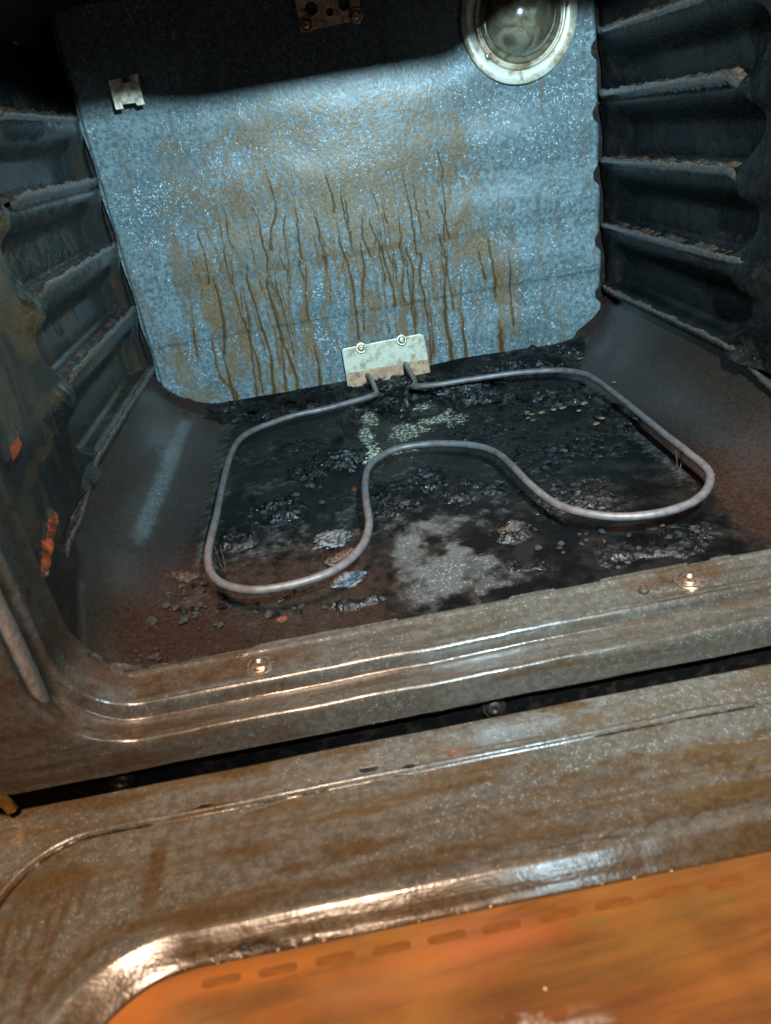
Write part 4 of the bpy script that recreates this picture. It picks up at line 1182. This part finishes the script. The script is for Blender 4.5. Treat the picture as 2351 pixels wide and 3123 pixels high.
# window pane, 9 mm below the bevel's crest
gx = np.linspace(-0.236, 0.236, 240)
gy = np.linspace(-0.2588, YB, 180)
X, Y = np.meshgrid(gx, gy)
Xg = X.copy()
r = 0.054
dy = np.clip(Y - (-0.2588 - r), 0, r)
lim = 0.236 - r + np.sqrt(np.clip(r * r - dy * dy, 0, None))
Xg = X * lim / 0.236
gz = np.full_like(X, ZD - 0.0078) 
m1 = blobs(Xg, Y, [(-0.2167,-0.2729,0.0199,0.0164,1), (-0.1656,-0.2661,0.0438,0.0066,0.7), (-0.0565,-0.2754,0.0612,0.0042,0.6), (-0.1431,-0.2893,0.0125,0.0058,0.4)], 5, 0.4, 20, 0.7)
m2 = blobs(Xg, Y, [(-0.0471,-0.2729,0.027,0.0106,0.9), (-0.0902,-0.2836,0.0368,0.008,0.6)], 6, 0.4, 20, 0.7)
m3 = blobs(Xg, Y, [(0.0053,-0.2749,0.0123,0.003,0.8), (0.0527,-0.2781,0.0237,0.0063,0.4), (0.0138,-0.2923,0.0384,0.0115,0.35), (-0.1008,-0.2836,0.0248,0.004,0.3)], 7, 0.6, 30, 0.7)
m4 = blobs(Xg, Y, [(-0.0439,-0.311,0.0281,0.0025,0.6), (-0.0159,-0.317,0.011,0.0024,0.6)], 8, 0.5, 60, 0.5)
v, q = grid(np.stack([Xg, Y + 0.15, gz + 0.035], -1), flip=False)
pane = link('window_pane', mesh_np('window_pane', v, q, M_pane, attrs={'marks': attr4(m1, m2, m3, m4)}), door, label='glass pane coated in burnt orange grease')
for (ax_, ay_) in [(-0.1703,-0.2671), (-0.1435,-0.2676), (-0.1164,-0.2676), (-0.0894,-0.2683), (-0.0628,-0.2684), (-0.0366,-0.2689), (-0.0092,-0.2684), (0.0178,-0.2686), (0.0446,-0.2682), (0.0716,-0.2695)]:
    hw, hh = 0.0094, 0.0021
    o_ = []
    for sx_, a0 in ((1, -90), (-1, 90)):
        for t in range(0, 181, 30):
            o_.append((sx_ * (hw - hh) + hh * math.cos(math.radians(a0 + t)), hh * math.sin(math.radians(a0 + t))))
    d_ = prism('printed_dash', o_, 0.0003, M_dash, door)
    d_.location = (ax_, ay_ + 0.15, -0.0078)

# air bubbles and grease droplets along the pane's sealed edge
ddm = lump_mesh('grease_droplet', 1, 1, 0.7, M_screw_b, 77, 2, 0.12)
edge_pts = [(-0.2036,-0.2597), (-0.1882,-0.2586), (-0.1726,-0.2586), (-0.1614,-0.2582), (-0.1434,-0.2583), (-0.1345,-0.2588), (-0.1209,-0.2581), (-0.1074,-0.2582), (-0.0915,-0.258), (-0.0847,-0.2581), (-0.0745,-0.2583), (-0.0551,-0.2582), (-0.0505,-0.2582), (-0.0391,-0.258), (-0.0299,-0.258), (-0.0195,-0.2576), (-0.0115,-0.2579), (0,-0.2579), (0.0161,-0.258), (0.0322,-0.2583), (0.0505,-0.2588), (0.0665,-0.2594)]
for (x, y) in edge_pts:
    o = link('grease_droplet', ddm, None, label='shiny bead of grease along the window seal', category='droplet', group='grease beads along the window seal')
    s = random.choice((0.0004, 0.0005, 0.0007, 0.0011))
    o.location = (x, y, ZD - 0.0072)
    o.scale = (s, s, s)

# hinge arm at the left end of the gap
hg = [(-0.3161,-0.0105), (-0.3066,-0.0216), (-0.304,-0.0295)]
tube('door_hinge', [(x, 0.005, z + 0.035) for x, z in hg], 0.0035, mat_plain('brass_hinge', (0.55, 0.33, 0.10), 0.3, metal=0.9), door, seg=12)

# ------------------------------------------------------------------ counter surface beneath everything (room floor out of view)
P = np.array([[(x, y, -0.35) for x in (-1.2, 1.2)] for y in (0.6, -1.4)])
v, q = grid(P)
link('floor', mesh_np('floor', v, q, mat_plain('kitchen_floor', (0.20, 0.12, 0.07), 0.5, nscale=20)), None, kind='structure')
# outer shell of the range: closes the cavity off from the room
P = np.array([[(x, -0.104, 0.60 if k else 0.4345 + 0.013 * float(sstep(0.085, 0.125, x)) + 0.005 * float(1 - sstep(-0.06, -0.02, x))) for x in np.linspace(-0.45, 0.45, 120)] for k in (1, 0)])  # unseen top frame; lower edge raised in places to shape the torch shadow
v, q = grid(P)
link('shadow_top_frame', mesh_np('shadow_top_frame', v, q, M_soot, attrs={'marks': np.zeros((240, 4))}), oven)
P = np.array([[(s, y, z) for (s, z) in ((-0.335, -0.02), (-0.335, 0.6), (0.335, 0.6), (0.335, -0.02))] for y in (D + 0.013, -0.10)])
v, q = grid(P)
link('outer_shell', mesh_np('outer_shell', v, q, M_dark, smooth=False), oven)
